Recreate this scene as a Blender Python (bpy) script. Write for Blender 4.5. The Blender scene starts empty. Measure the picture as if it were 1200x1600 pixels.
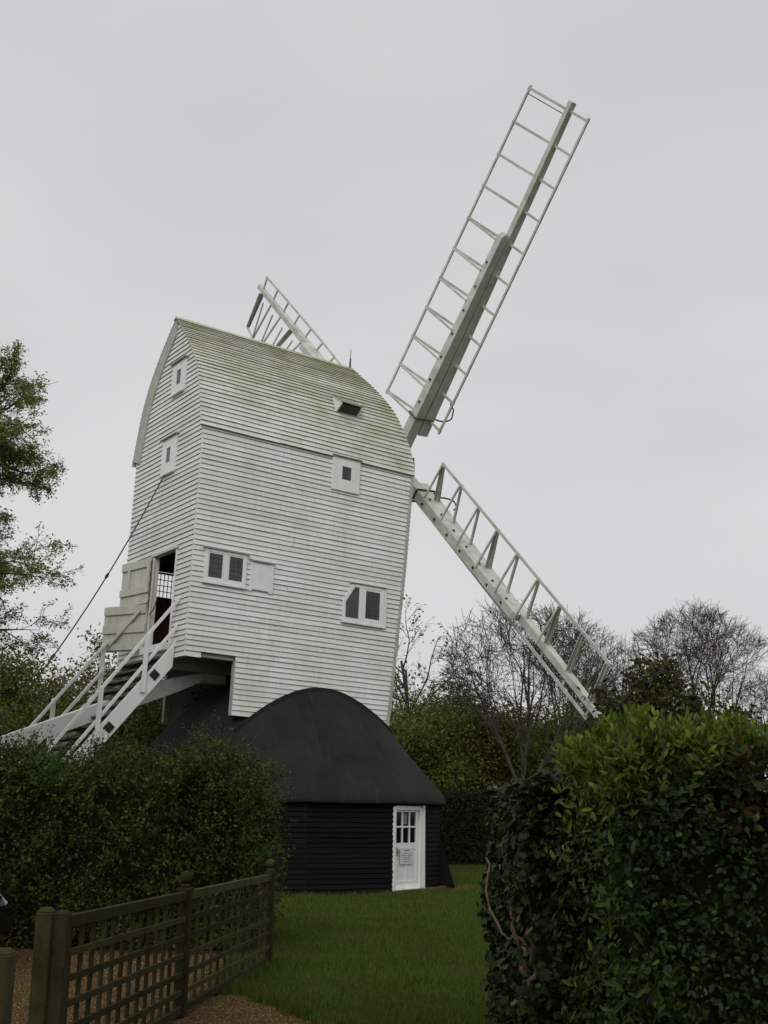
import bpy, math, random
import numpy as np

# ------------------------------------------------------------------ camera, sky, light
SC = bpy.context.scene
COL = SC.collection
R = math.radians
EYE = 1.558
cam_d = bpy.data.cameras.new("camera")
cam_d.sensor_fit = 'VERTICAL'
cam_d.sensor_height = 32.0
cam_d.lens = 32.0 * 1870.6 / 1600.0
cam_d.clip_start = 0.1
cam_d.clip_end = 3000.0
cam = bpy.data.objects.new("camera", cam_d)
COL.objects.link(cam)
cam.location = (0, 0, EYE)
cam.rotation_mode = 'XYZ'
from mathutils import Matrix, Vector
_p, _r = 0.2475, 0.0124
_fw = Vector((0, math.cos(_p), math.sin(_p)))
_rt = Vector((1, 0, 0))
_up = _rt.cross(_fw)
_rt2 = _rt * math.cos(_r) + _up * math.sin(_r)
_up2 = _up * math.cos(_r) - _rt * math.sin(_r)
_m = Matrix((_rt2, _up2, -_fw)).transposed()
cam.rotation_euler = _m.to_euler()
SC.camera = cam

SUN_EL, SUN_AZ = R(33), R(192)          # azimuth clockwise from +Y: behind the camera
world = bpy.data.worlds.new("World")
SC.world = world
world.use_nodes = True
nt = world.node_tree
nt.nodes.clear()
wo = nt.nodes.new("ShaderNodeOutputWorld")
bg = nt.nodes.new("ShaderNodeBackground")
bg.inputs["Strength"].default_value = 0.1
sky = nt.nodes.new("ShaderNodeTexSky")
sky.sky_type = 'NISHITA'
sky.sun_disc = False
sky.sun_elevation = SUN_EL
sky.sun_rotation = SUN_AZ
tc = nt.nodes.new("ShaderNodeTexCoord")
mp = nt.nodes.new("ShaderNodeMapping")
mp.inputs["Scale"].default_value = (1.0, 1.0, 2.6)
nz = nt.nodes.new("ShaderNodeTexNoise")
nz.inputs["Scale"].default_value = 1.7
nz.inputs["Detail"].default_value = 4.0
nz.inputs["Roughness"].default_value = 0.45
cr = nt.nodes.new("ShaderNodeValToRGB")
cr.color_ramp.elements[0].position = 0.32
cr.color_ramp.elements[0].color = (0.575, 0.577, 0.587, 1)
cr.color_ramp.elements[1].position = 0.70
cr.color_ramp.elements[1].color = (0.70, 0.705, 0.708, 1)
mul = nt.nodes.new("ShaderNodeVectorMath")
mul.operation = 'SCALE'
mul.inputs["Scale"].default_value = 10.0
mx = nt.nodes.new("ShaderNodeMix")
mx.data_type = 'RGBA'
mx.inputs["Factor"].default_value = 0.985
nt.links.new(tc.outputs["Generated"], mp.inputs["Vector"])
nt.links.new(mp.outputs["Vector"], nz.inputs["Vector"])
nt.links.new(nz.outputs["Fac"], cr.inputs["Fac"])
nt.links.new(cr.outputs["Color"], mul.inputs[0])
nt.links.new(sky.outputs["Color"], mx.inputs["A"])
nt.links.new(mul.outputs["Vector"], mx.inputs["B"])
nt.links.new(mx.outputs["Result"], bg.inputs["Color"])
nt.links.new(bg.outputs["Background"], wo.inputs["Surface"])

sun_d = bpy.data.lights.new("sun", 'SUN')
sun_d.energy = 1.1
sun_d.angle = R(34)
sun_d.color = (1.0, 0.98, 0.95)
sun = bpy.data.objects.new("sun", sun_d)
COL.objects.link(sun)
_sd = Vector((math.sin(SUN_AZ) * math.cos(SUN_EL), math.cos(SUN_AZ) * math.cos(SUN_EL), math.sin(SUN_EL)))
sun.rotation_euler = _sd.to_track_quat('Z', 'Y').to_euler()
SC.view_settings.view_transform = 'Standard'
SC.view_settings.look = 'None'
SC.view_settings.exposure = 0.0
SC.view_settings.gamma = 1.0
SC.view_settings.use_curve_mapping = False

rng = np.random.default_rng(7)
random.seed(7)


# ------------------------------------------------------------------ helpers
def tag(o, label=None, cat=None, group=None, kind=None):
    if label: o["label"] = label
    if cat: o["category"] = cat
    if group: o["group"] = group
    if kind: o["kind"] = kind
    return o


def empty(name, loc=(0, 0, 0), rot=(0, 0, 0)):
    o = bpy.data.objects.new(name, None)
    o.location = loc
    o.rotation_euler = rot
    o.empty_display_size = 0.2
    COL.objects.link(o)
    return o


LAP_SHADED = ('white_weatherboard_paint', 'roof_board_paint')


class MB:
    def __init__(self):
        self.v = []
        self.f = []

    def hexa(self, p):
        """eight corners: bottom ring 0-3, top ring 4-7"""
        n = len(self.v)
        self.v += [tuple(q) for q in p]
        for a in ((3, 2, 1, 0), (4, 5, 6, 7), (0, 1, 5, 4), (1, 2, 6, 5), (2, 3, 7, 6), (3, 0, 4, 7)):
            self.f.append(tuple(n + i for i in a))

    def box(self, x0, x1, y0, y1, z0, z1):
        self.hexa([(x0, y0, z0), (x1, y0, z0), (x1, y1, z0), (x0, y1, z0),
                   (x0, y0, z1), (x1, y0, z1), (x1, y1, z1), (x0, y1, z1)])

    def beam(self, p, q, a, b, a2=None, b2=None):
        """bar from p to q with half-size vectors a and b"""
        p, q, a, b = (np.asarray(t, float) for t in (p, q, a, b))
        a2 = a if a2 is None else np.asarray(a2, float)
        b2 = b if b2 is None else np.asarray(b2, float)
        self.hexa([p - a - b, p + a - b, p + a + b, p - a + b, q - a2 - b2, q + a2 - b2, q + a2 + b2, q - a2 + b2])

    def bar(self, p, q, w, h, up=(0, 0, 1)):
        p, q = np.asarray(p, float), np.asarray(q, float)
        d = q - p
        d /= np.linalg.norm(d)
        up = np.asarray(up, float)
        if abs(d @ up) > 0.98: up = np.array([1.0, 0, 0])
        a = np.cross(d, up)
        a /= np.linalg.norm(a)
        b = np.cross(a, d)
        self.beam(p, q, a * w / 2, b * h / 2)

    def tube(self, pts, rad, k=6, cap=True):
        pts = np.asarray(pts, float)
        rad = np.full(len(pts), rad) if np.isscalar(rad) else np.asarray(rad)
        n0 = len(self.v)
        ang = np.arange(k) * 2 * np.pi / k
        prev = None
        for i in range(len(pts)):
            d = pts[min(i + 1, len(pts) - 1)] - pts[max(i - 1, 0)]
            d = d / (np.linalg.norm(d) + 1e-9)
            if prev is None:
                prev = np.cross(d, (0.31, 0.95, 0.05))
            a = prev - d * (prev @ d)
            a /= np.linalg.norm(a) + 1e-9
            prev = a
            b = np.cross(d, a)
            ring = pts[i] + rad[i] * (np.outer(np.cos(ang), a) + np.outer(np.sin(ang), b))
            self.v += [tuple(x) for x in ring]
        for i in range(len(pts) - 1):
            for j in range(k):
                a0, a1 = n0 + i * k + j, n0 + i * k + (j + 1) % k
                self.f.append((a0, a1, a1 + k, a0 + k))
        if cap:
            self.f.append(tuple(n0 + j for j in reversed(range(k))))
            self.f.append(tuple(n0 + (len(pts) - 1) * k + j for j in range(k)))

    def lathe(self, prof, c=(0, 0, 0), k=24, a0=0.0):
        n0 = len(self.v)
        for r, z in prof:
            for j in range(k):
                a = a0 + 2 * math.pi * j / k
                self.v.append((c[0] + r * math.cos(a), c[1] + r * math.sin(a), c[2] + z))
        for i in range(len(prof) - 1):
            for j in range(k):
                p, q = n0 + i * k + j, n0 + i * k + (j + 1) % k
                self.f.append((p, q, q + k, p + k))

    def prism(self, poly, off):
        """extrude a polygon (3-D points) by vector off"""
        n0, n = len(self.v), len(poly)
        off = np.asarray(off, float)
        self.v += [tuple(p) for p in poly] + [tuple(np.asarray(p, float) + off) for p in poly]
        self.f.append(tuple(n0 + i for i in range(n)))
        self.f.append(tuple(n0 + n + i for i in reversed(range(n))))
        for i in range(n):
            j = (i + 1) % n
            self.f.append((n0 + i, n0 + n + i, n0 + n + j, n0 + j))

    def build(self, name, mat, parent=None, smooth=False, bevel=0.0):
        me = bpy.data.meshes.new(name)
        me.from_pydata(self.v, [], self.f)
        if smooth:
            me.polygons.foreach_set("use_smooth", [True] * len(me.polygons))
        me.materials.append(mat)
        if hasattr(self, 'edge') and mat.name in LAP_SHADED:
            me.materials.append(M['lap_shade'])
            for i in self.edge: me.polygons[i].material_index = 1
        o = bpy.data.objects.new(name, me)
        COL.objects.link(o)
        if parent: o.parent = parent
        if bevel:
            md = o.modifiers.new("bevel", 'BEVEL')
            md.width = bevel
            md.segments = 2
            md.limit_method = 'ANGLE'
        return o


def np_mesh(name, V, F, mat, parent=None, smooth=False):
    """mesh from numpy arrays, F of constant polygon size"""
    me = bpy.data.meshes.new(name)
    k = F.shape[1]
    me.vertices.add(len(V))
    me.vertices.foreach_set("co", np.ascontiguousarray(V, np.float32).ravel())
    me.loops.add(F.size)
    me.loops.foreach_set("vertex_index", np.ascontiguousarray(F, np.int32).ravel())
    me.polygons.add(len(F))
    me.polygons.foreach_set("loop_start", np.arange(0, F.size, k, dtype=np.int32))
    me.polygons.foreach_set("loop_total", np.full(len(F), k, np.int32))
    if smooth: me.polygons.foreach_set("use_smooth", np.ones(len(F), bool))
    me.update(calc_edges=True)
    me.materials.append(mat)
    o = bpy.data.objects.new(name, me)
    COL.objects.link(o)
    if parent: o.parent = parent
    return o


def copy_tree(o, parent=None):
    c = o.copy()
    COL.objects.link(c)
    if parent: c.parent = parent
    for ch in list(o.children): copy_tree(ch, c)
    return c


# ------------------------------------------------------------------ materials
def new_mat(name):
    m = bpy.data.materials.new(name)
    m.use_nodes = True
    n = m.node_tree
    b = n.nodes["Principled BSDF"]
    return m, n, b


def N(n, t, **kw):
    x = n.nodes.new(t)
    for k, v in kw.items():
        if k in x.inputs: x.inputs[k].default_value = v
        else: setattr(x, k, v)
    return x


def ramp(n, src, stops):
    r = n.nodes.new("ShaderNodeValToRGB")
    e = r.color_ramp.elements
    e[0].position, e[0].color = stops[0][0], (*stops[0][1], 1)
    e[1].position, e[1].color = stops[-1][0], (*stops[-1][1], 1)
    for p, c in stops[1:-1]:
        k = e.new(p)
        k.color = (*c, 1)
    n.links.new(src, r.inputs["Fac"])
    return r.outputs["Color"]


def noise(n, coord, scale, detail=4, rough=0.55, sc=None):
    t = N(n, "ShaderNodeTexNoise", Scale=scale, Detail=detail, Roughness=rough)
    src = coord
    if sc:
        mpn = n.nodes.new("ShaderNodeMapping")
        mpn.inputs["Scale"].default_value = sc
        n.links.new(coord, mpn.inputs["Vector"])
        src = mpn.outputs["Vector"]
    n.links.new(src, t.inputs["Vector"])
    return t.outputs["Fac"]


def mixc(n, fac, a, b):
    m = n.nodes.new("ShaderNodeMix")
    m.data_type = 'RGBA'
    for sock, val in (("Factor", fac), ("A", a), ("B", b)):
        if isinstance(val, bpy.types.NodeSocket): n.links.new(val, m.inputs[sock])
        elif sock == "Factor": m.inputs[sock].default_value = val
        else: m.inputs[sock].default_value = (*val, 1)
    return m.outputs["Result"]


def math_n(n, op, a, b=None, clamp=False):
    m = n.nodes.new("ShaderNodeMath")
    m.operation = op
    m.use_clamp = clamp
    for i, val in enumerate((a, b)):
        if val is None: continue
        if isinstance(val, bpy.types.NodeSocket): n.links.new(val, m.inputs[i])
        else: m.inputs[i].default_value = val
    return m.outputs[0]


def maprange(n, v, a, b, c=0.0, d=1.0):
    m = n.nodes.new("ShaderNodeMapRange")
    n.links.new(v, m.inputs["Value"])
    for i, x in zip((1, 2, 3, 4), (a, b, c, d)): m.inputs[i].default_value = x
    return m.outputs[0]


def bump(n, b, h, strength=0.3, dist=0.01):
    x = N(n, "ShaderNodeBump", Strength=strength, Distance=dist)
    n.links.new(h, x.inputs["Height"])
    n.links.new(x.outputs["Normal"], b.inputs["Normal"])


def simple(name, c0, c1, scale=6, rough=0.6, spec=0.3, sc=None, bmp=0.2, dist=0.004, coord="Object", rand=0.0):
    m, n, b = new_mat(name)
    t = n.nodes.new("ShaderNodeTexCoord").outputs[coord]
    f = noise(n, t, scale, 6, 0.6, sc)
    c = ramp(n, f, [(0.3, c0), (0.72, c1)])
    if rand:
        oi = n.nodes.new("ShaderNodeObjectInfo").outputs["Random"]
        k = maprange(n, oi, 0, 1, 1 - rand, 1 + rand)
        vm = n.nodes.new("ShaderNodeVectorMath")
        vm.operation = 'SCALE'
        n.links.new(c, vm.inputs[0])
        n.links.new(k, vm.inputs["Scale"])
        c = vm.outputs["Vector"]
    n.links.new(c, b.inputs["Base Color"])
    b.inputs["Roughness"].default_value = rough
    b.inputs["Specular IOR Level"].default_value = spec
    if bmp: bump(n, b, f, bmp, dist)
    return m


def painted(name, algae=False):
    """old white gloss on lapped boards: dirt, run marks, and on the roof a bloom of algae"""
    m, n, b = new_mat(name)
    t = n.nodes.new("ShaderNodeTexCoord").outputs["Object"]
    f1 = noise(n, t, 1.1, 5, 0.6, (1.0, 1.0, 0.5))
    f2 = noise(n, t, 9.0, 6, 0.7, (1.6, 1.6, 0.35))
    f3 = noise(n, t, 40.0, 4, 0.7, (0.4, 0.4, 2.0))
    c = ramp(n, f1, [(0.3, (0.70, 0.70, 0.665)), (0.62, (0.80, 0.805, 0.785))])
    dirt = math_n(n, 'MULTIPLY', maprange(n, f2, 0.5, 0.8), 0.42)
    c = mixc(n, dirt, c, (0.40, 0.395, 0.33))
    fleck = math_n(n, 'MULTIPLY', maprange(n, f3, 0.62, 0.8), 0.4)
    c = mixc(n, fleck, c, (0.36, 0.34, 0.28))
    if algae:
        sep = n.nodes.new("ShaderNodeSeparateXYZ")
        n.links.new(t, sep.inputs[0])
        hz = maprange(n, sep.outputs["Z"], 9.9, 12.9, 0.12, 0.78)
        # heavier towards the head of the roof
        hx = maprange(n, sep.outputs["X"], -1.5, 1.2, 0.0, 0.30)
        blot = noise(n, t, 0.75, 6, 0.65, (1.0, 0.8, 1.1))
        blot2 = noise(n, t, 2.6, 5, 0.7, (0.7, 0.7, 2.2))
        k = math_n(n, 'ADD', math_n(n, 'ADD', hz, hx), maprange(n, blot, 0.35, 0.68, -0.42, 0.5))
        k = math_n(n, 'MULTIPLY', math_n(n, 'ADD', k, maprange(n, blot2, 0.3, 0.7, -0.3, 0.3)), 0.74, True)
        green = ramp(n, blot2, [(0.32, (0.255, 0.28, 0.085)), (0.55, (0.37, 0.395, 0.165)), (0.75, (0.34, 0.295, 0.22))])
        c = mixc(n, k, c, green)
        dark = math_n(n, 'MULTIPLY', maprange(n, noise(n, t, 1.6, 6, 0.7, (0.8, 1, 1.7)), 0.58, 0.74), 0.38)
        c = mixc(n, dark, c, (0.20, 0.18, 0.145))
    else:
        sep = n.nodes.new("ShaderNodeSeparateXYZ")
        n.links.new(t, sep.inputs[0])
        k = maprange(n, noise(n, t, 1.3, 5, 0.6, (1.4, 1.4, 0.3)), 0.55, 0.8, 0.0, 0.4)
        c = mixc(n, k, c, (0.42, 0.43, 0.33))
    oi = n.nodes.new("ShaderNodeObjectInfo").outputs["Random"]
    vm = n.nodes.new("ShaderNodeVectorMath")
    vm.operation = 'SCALE'
    n.links.new(c, vm.inputs[0])
    n.links.new(maprange(n, oi, 0, 1, 0.93, 1.05), vm.inputs["Scale"])
    n.links.new(vm.outputs["Vector"], b.inputs["Base Color"])
    b.inputs["Roughness"].default_value = 0.55
    b.inputs["Specular IOR Level"].default_value = 0.35
    bump(n, b, f3, 0.25, 0.003)
    return m


def leaf_mat(name, cols, rough=0.42, trans=0.22, spec=0.4, patch=None):
    rough, spec = min(0.8, rough + 0.12), spec * 0.42
    """leaf colour varies from leaf to leaf; patch adds a slow drift of another hue"""
    m, n, b = new_mat(name)
    g = n.nodes.new("ShaderNodeNewGeometry")
    c = ramp(n, g.outputs["Random Per Island"], cols)
    if patch:
        t = n.nodes.new("ShaderNodeTexCoord").outputs["Object"]
        f = noise(n, t, patch[0], 3, 0.5)
        c = mixc(n, maprange(n, f, patch[2], patch[3], 0, patch[4]), c, patch[1])
    n.links.new(c, b.inputs["Base Color"])
    b.inputs["Roughness"].default_value = rough
    b.inputs["Specular IOR Level"].default_value = spec
    tr = n.nodes.new("ShaderNodeBsdfTranslucent")
    n.links.new(c, tr.inputs["Color"])
    ms = n.nodes.new("ShaderNodeMixShader")
    ms.inputs[0].default_value = trans
    n.links.new(b.outputs[0], ms.inputs[1])
    n.links.new(tr.outputs[0], ms.inputs[2])
    n.links.new(ms.outputs[0], n.nodes["Material Output"].inputs["Surface"])
    return m


M = {}
M['board'] = painted("white_weatherboard_paint")
M['roof'] = painted("roof_board_paint", True)
M['lap_shade'] = simple("lap_shade_edge", (0.22, 0.215, 0.18), (0.42, 0.41, 0.37), 12, 0.8, 0.1)  # darker colour on board undersides, painted in to deepen the lap shadow lines
M['white'] = simple("white_joinery_paint", (0.76, 0.76, 0.735), (0.86, 0.86, 0.845), 5, 0.45, 0.4, (1, 1, 0.5), 0.1)
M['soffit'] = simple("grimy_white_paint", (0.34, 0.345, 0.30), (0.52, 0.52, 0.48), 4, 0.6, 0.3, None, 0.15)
M['cream'] = simple("cream_door_paint", (0.52, 0.515, 0.44), (0.66, 0.655, 0.575), 5, 0.5, 0.35, (1, 1, 0.4), 0.15, rand=0.04)
M['sail'] = simple("sail_paint", (0.42, 0.43, 0.36), (0.72, 0.725, 0.69), 3.2, 0.5, 0.35, None, 0.15, rand=0.06)
M['tread'] = simple("worn_tread_wood", (0.06, 0.06, 0.045), (0.17, 0.165, 0.13), 9, 0.75, 0.2, (1, 4, 1), 0.4, rand=0.2)
M['red_plank'] = simple("red_brown_plank", (0.19, 0.085, 0.07), (0.29, 0.14, 0.115), 8, 0.6, 0.3, (4, 4, 0.6), 0.2, rand=0.15)
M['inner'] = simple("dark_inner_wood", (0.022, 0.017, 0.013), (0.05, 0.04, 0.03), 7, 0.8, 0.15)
M['tar'] = simple("tarred_board", (0.003, 0.003, 0.0032), (0.0075, 0.0075, 0.008), 14, 0.75, 0.12, (1, 1, 4), 0.5, 0.006, rand=0.25)
M['iron'] = simple("dark_iron", (0.03, 0.028, 0.026), (0.075, 0.07, 0.065), 20, 0.55, 0.5)
M['rope'] = simple("grey_rope", (0.05, 0.048, 0.045), (0.11, 0.105, 0.1), 30, 0.8, 0.2)
M['chain'] = simple("rusty_chain", (0.12, 0.07, 0.04), (0.24, 0.13, 0.08), 30, 0.7, 0.3)
M['step_brick'] = simple("red_brick_step", (0.10, 0.05, 0.04), (0.19, 0.10, 0.08), 12, 0.85, 0.2)
M['paper'] = simple("notice_paper", (0.62, 0.62, 0.60), (0.70, 0.70, 0.68), 4, 0.6, 0.2, bmp=0)
M['ink'] = simple("notice_ink", (0.12, 0.12, 0.12), (0.16, 0.16, 0.16), 4, 0.7, 0.2, bmp=0)
M['bark'] = simple("grey_brown_bark", (0.035, 0.032, 0.026), (0.10, 0.095, 0.08), 7, 0.9, 0.1, (1, 1, 0.3), 0.6, 0.02)
M['twig'] = simple("fine_twig_bark", (0.042, 0.036, 0.028), (0.10, 0.086, 0.068), 3, 0.9, 0.1, bmp=0)
M['ivy_stem'] = simple("ivy_stem_bark", (0.10, 0.075, 0.05), (0.22, 0.17, 0.12), 9, 0.9, 0.1, bmp=0.4)
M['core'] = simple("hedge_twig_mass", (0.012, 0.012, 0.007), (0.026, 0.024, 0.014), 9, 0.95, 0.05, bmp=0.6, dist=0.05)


def glass_mat():
    m, n, b = new_mat("window_glass")
    b.inputs["Base Color"].default_value = (0.02, 0.021, 0.022, 1)
    b.inputs["Roughness"].default_value = 0.06
    b.inputs["Specular IOR Level"].default_value = 0.5
    tr = n.nodes.new("ShaderNodeBsdfTransparent")
    ms = n.nodes.new("ShaderNodeMixShader")
    ms.inputs[0].default_value = 0.8
    n.links.new(b.outputs[0], ms.inputs[1])
    n.links.new(tr.outputs[0], ms.inputs[2])
    n.links.new(ms.outputs[0], n.nodes["Material Output"].inputs["Surface"])
    return m


M['glass'] = glass_mat()


def clear_mat():
    m, n, b = new_mat("clear_glass")
    g = n.nodes.new("ShaderNodeBsdfGlossy")
    g.inputs["Roughness"].default_value = 0.03
    tr = n.nodes.new("ShaderNodeBsdfTransparent")
    fr = n.nodes.new("ShaderNodeFresnel")
    ms = n.nodes.new("ShaderNodeMixShader")
    n.links.new(fr.outputs[0], ms.inputs[0])
    n.links.new(tr.outputs[0], ms.inputs[1])
    n.links.new(g.outputs[0], ms.inputs[2])
    n.links.new(ms.outputs[0], n.nodes["Material Output"].inputs["Surface"])
    return m


M['clear'] = clear_mat()


def felt_mat():
    m, n, b = new_mat("roofing_felt")
    t = n.nodes.new("ShaderNodeTexCoord").outputs["Object"]
    f = noise(n, t, 1.2, 6, 0.65)
    f2 = noise(n, t, 30, 5, 0.75)
    c = ramp(n, f, [(0.3, (0.013, 0.013, 0.014)), (0.7, (0.027, 0.027, 0.029))])
    sep = n.nodes.new("ShaderNodeSeparateXYZ")
    n.links.new(t, sep.inputs[0])
    ang = math_n(n, 'ARCTAN2', sep.outputs["X"], math_n(n, 'MULTIPLY', sep.outputs["Y"], -1.0))
    cmb = n.nodes.new("ShaderNodeCombineXYZ")
    n.links.new(math_n(n, 'MULTIPLY', ang, 9.0), cmb.inputs[0])
    n.links.new(math_n(n, 'MULTIPLY', sep.outputs["Z"], 0.35), cmb.inputs[1])
    st = noise(n, cmb.outputs[0], 2.2, 6, 0.7)
    c = mixc(n, maprange(n, st, 0.54, 0.74, 0, 0.5), c, (0.045, 0.048, 0.018))
    c = mixc(n, maprange(n, noise(n, t, 14, 3, 0.6), 0.71, 0.76, 0, 0.6), c, (0.14, 0.14, 0.13))
    n.links.new(c, b.inputs["Base Color"])
    b.inputs["Roughness"].default_value = 0.85
    b.inputs["Specular IOR Level"].default_value = 0.2
    bump(n, b, f2, 0.5, 0.01)
    return m


M['felt'] = felt_mat()


def fence_mat():
    m, n, b = new_mat("weathered_fence_wood")
    t = n.nodes.new("ShaderNodeTexCoord").outputs["Object"]
    oi = n.nodes.new("ShaderNodeObjectInfo").outputs["Random"]
    f = noise(n, t, 4.5, 6, 0.7)
    f2 = noise(n, t, 60, 4, 0.75)
    f3 = noise(n, t, 14, 5, 0.7, (1.0, 1.0, 0.25))
    c = ramp(n, f, [(0.3, (0.036, 0.032, 0.014)), (0.5, (0.080, 0.072, 0.034)), (0.72, (0.076, 0.082, 0.018))])
    c = mixc(n, maprange(n, f3, 0.45, 0.7, 0, 0.6), c, (0.100, 0.094, 0.056))
    c = mixc(n, maprange(n, f2, 0.48, 0.72, 0, 0.6), c, (0.030, 0.027, 0.018))
    vm = n.nodes.new("ShaderNodeVectorMath")
    vm.operation = 'SCALE'
    n.links.new(c, vm.inputs[0])
    n.links.new(maprange(n, oi, 0, 1, 0.45, 0.95), vm.inputs["Scale"])
    n.links.new(vm.outputs["Vector"], b.inputs["Base Color"])
    b.inputs["Roughness"].default_value = 0.9
    b.inputs["Specular IOR Level"].default_value = 0.06
    bump(n, b, f2, 0.6, 0.006)
    return m


M['fence'] = fence_mat()


def ground_mat(name, stops, scale, rough=0.95, stops2=None, bmpd=0.03):
    m, n, b = new_mat(name)
    t = n.nodes.new("ShaderNodeTexCoord").outputs["Object"]
    f = noise(n, t, scale, 8, 0.7)
    f2 = noise(n, t, 0.6, 4, 0.6)
    c = ramp(n, f, stops)
    if stops2: c = mixc(n, maprange(n, f2, 0.35, 0.7, 0, 0.7), c, stops2)
    n.links.new(c, b.inputs["Base Color"])
    b.inputs["Roughness"].default_value = rough
    b.inputs["Specular IOR Level"].default_value = 0.03
    bump(n, b, f, 0.6, bmpd)
    return m


M['field'] = ground_mat("field_grass", [(0.3, (0.028, 0.042, 0.012)), (0.7, (0.05, 0.07, 0.022))], 3.0)
M['lawn'] = ground_mat("lawn_turf", [(0.3, (0.030, 0.052, 0.008)), (0.7, (0.054, 0.086, 0.014))], 16.0, 0.95, (0.05, 0.055, 0.02))
M['gravel'] = ground_mat("gravel_bed", [(0.3, (0.065, 0.040, 0.018)), (0.7, (0.165, 0.103, 0.047))], 45.0, 0.9, (0.115, 0.074, 0.036))
M['soil'] = ground_mat("bare_brick_soil", [(0.3, (0.10, 0.055, 0.03)), (0.7, (0.19, 0.12, 0.07))], 14.0)


def pebble_mat():
    m, n, b = new_mat("gravel_stone")
    g = n.nodes.new("ShaderNodeNewGeometry")
    c = ramp(n, g.outputs["Random Per Island"], [(0.0, (0.07, 0.043, 0.017)), (0.5, (0.165, 0.104, 0.045)), (0.85, (0.24, 0.16, 0.078)), (1.0, (0.34, 0.27, 0.17))])
    n.links.new(c, b.inputs["Base Color"])
    b.inputs["Roughness"].default_value = 0.9
    b.inputs["Specular IOR Level"].default_value = 0.08
    return m


M['pebble'] = pebble_mat()
M['blade'] = leaf_mat("grass_blade", [(0.0, (0.048, 0.086, 0.012)), (0.6, (0.088, 0.140, 0.022)), (0.93, (0.118, 0.165, 0.030)), (1.0, (0.17, 0.15, 0.06))], 0.55, 0.25, 0.2,
                      (0.9, (0.085, 0.085, 0.022), 0.48, 0.68, 0.6))
M['hedge_leaf'] = leaf_mat("mixed_hedge_leaf", [(0.0, (0.015, 0.023, 0.004)), (0.45, (0.036, 0.052, 0.009)), (0.8, (0.064, 0.085, 0.016)), (1.0, (0.14, 0.135, 0.032))], 0.5, 0.2, 0.3,
                           (0.9, (0.045, 0.115, 0.016), 0.5, 0.66, 0.6))
M['laurel_leaf'] = leaf_mat("laurel_leaf", [(0.0, (0.018, 0.038, 0.005)), (0.6, (0.036, 0.068, 0.009)), (1.0, (0.070, 0.10, 0.014))], 0.32, 0.2, 0.5)
M['laurel_new'] = leaf_mat("fresh_laurel_leaf", [(0.0, (0.060, 0.108, 0.012)), (0.6, (0.130, 0.185, 0.022)), (1.0, (0.28, 0.31, 0.042))], 0.38, 0.3, 0.45)
M['privet_leaf'] = leaf_mat("oval_hedge_leaf", [(0.0, (0.010, 0.024, 0.006)), (0.5, (0.022, 0.052, 0.012)), (0.88, (0.038, 0.092, 0.018)), (1.0, (0.10, 0.14, 0.04))], 0.3, 0.18, 0.5)
M['ivy_leaf'] = leaf_mat("ivy_leaf", [(0.0, (0.010, 0.020, 0.006)), (0.6, (0.022, 0.040, 0.011)), (0.92, (0.04, 0.062, 0.018)), (1.0, (0.13, 0.15, 0.045))], 0.35, 0.15, 0.45)
M['copper_leaf'] = leaf_mat("copper_leaf", [(0.0, (0.035, 0.034, 0.010)), (0.5, (0.085, 0.052, 0.020)), (1.0, (0.10, 0.105, 0.025))], 0.4, 0.25, 0.4)
M['beech_leaf'] = leaf_mat("young_tree_leaf", [(0.0, (0.15, 0.175, 0.038)), (0.6, (0.24, 0.275, 0.065)), (1.0, (0.33, 0.33, 0.10))], 0.5, 0.45, 0.3)
M['willow_leaf'] = leaf_mat("fresh_green_leaf", [(0.0, (0.080, 0.118, 0.020)), (0.6, (0.135, 0.185, 0.034)), (1.0, (0.21, 0.25, 0.06))], 0.5, 0.35, 0.3)
M['bronze_leaf'] = leaf_mat("bronze_leaf", [(0.0, (0.095, 0.060, 0.018)), (0.6, (0.155, 0.090, 0.030)), (1.0, (0.17, 0.14, 0.035))], 0.5, 0.3, 0.3)
M['olive_leaf'] = leaf_mat("olive_green_leaf", [(0.0, (0.056, 0.076, 0.015)), (0.6, (0.098, 0.128, 0.026)), (1.0, (0.155, 0.172, 0.04))], 0.5, 0.3, 0.3)
M['dark_leaf'] = leaf_mat("dark_evergreen_leaf", [(0.0, (0.010, 0.018, 0.007)), (0.6, (0.020, 0.034, 0.012)), (1.0, (0.035, 0.052, 0.018))], 0.4, 0.15, 0.35)
M['car'] = simple("dark_car_paint", (0.008, 0.008, 0.010), (0.012, 0.012, 0.014), 2, 0.18, 0.5, bmp=0)
M['rubber'] = simple("tyre_rubber", (0.012, 0.012, 0.012), (0.02, 0.02, 0.02), 9, 0.8, 0.2)
M['alloy'] = simple("alloy_rim", (0.35, 0.35, 0.36), (0.45, 0.45, 0.46), 4, 0.3, 0.5, bmp=0)
M['lens'] = simple("headlight_lens", (0.40, 0.41, 0.42), (0.55, 0.56, 0.57), 5, 0.08, 0.6, bmp=0)

# ------------------------------------------------------------------ ground
MILL = np.array([-2.382, 28.472, 0.0])       # axis of the post


def sheet(name, poly, z, mat, sub=0):
    mb = MB()
    mb.v = [(x, y, z) for x, y in poly]
    mb.f = [tuple(range(len(poly)))]
    return mb.build(name, mat)


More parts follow.
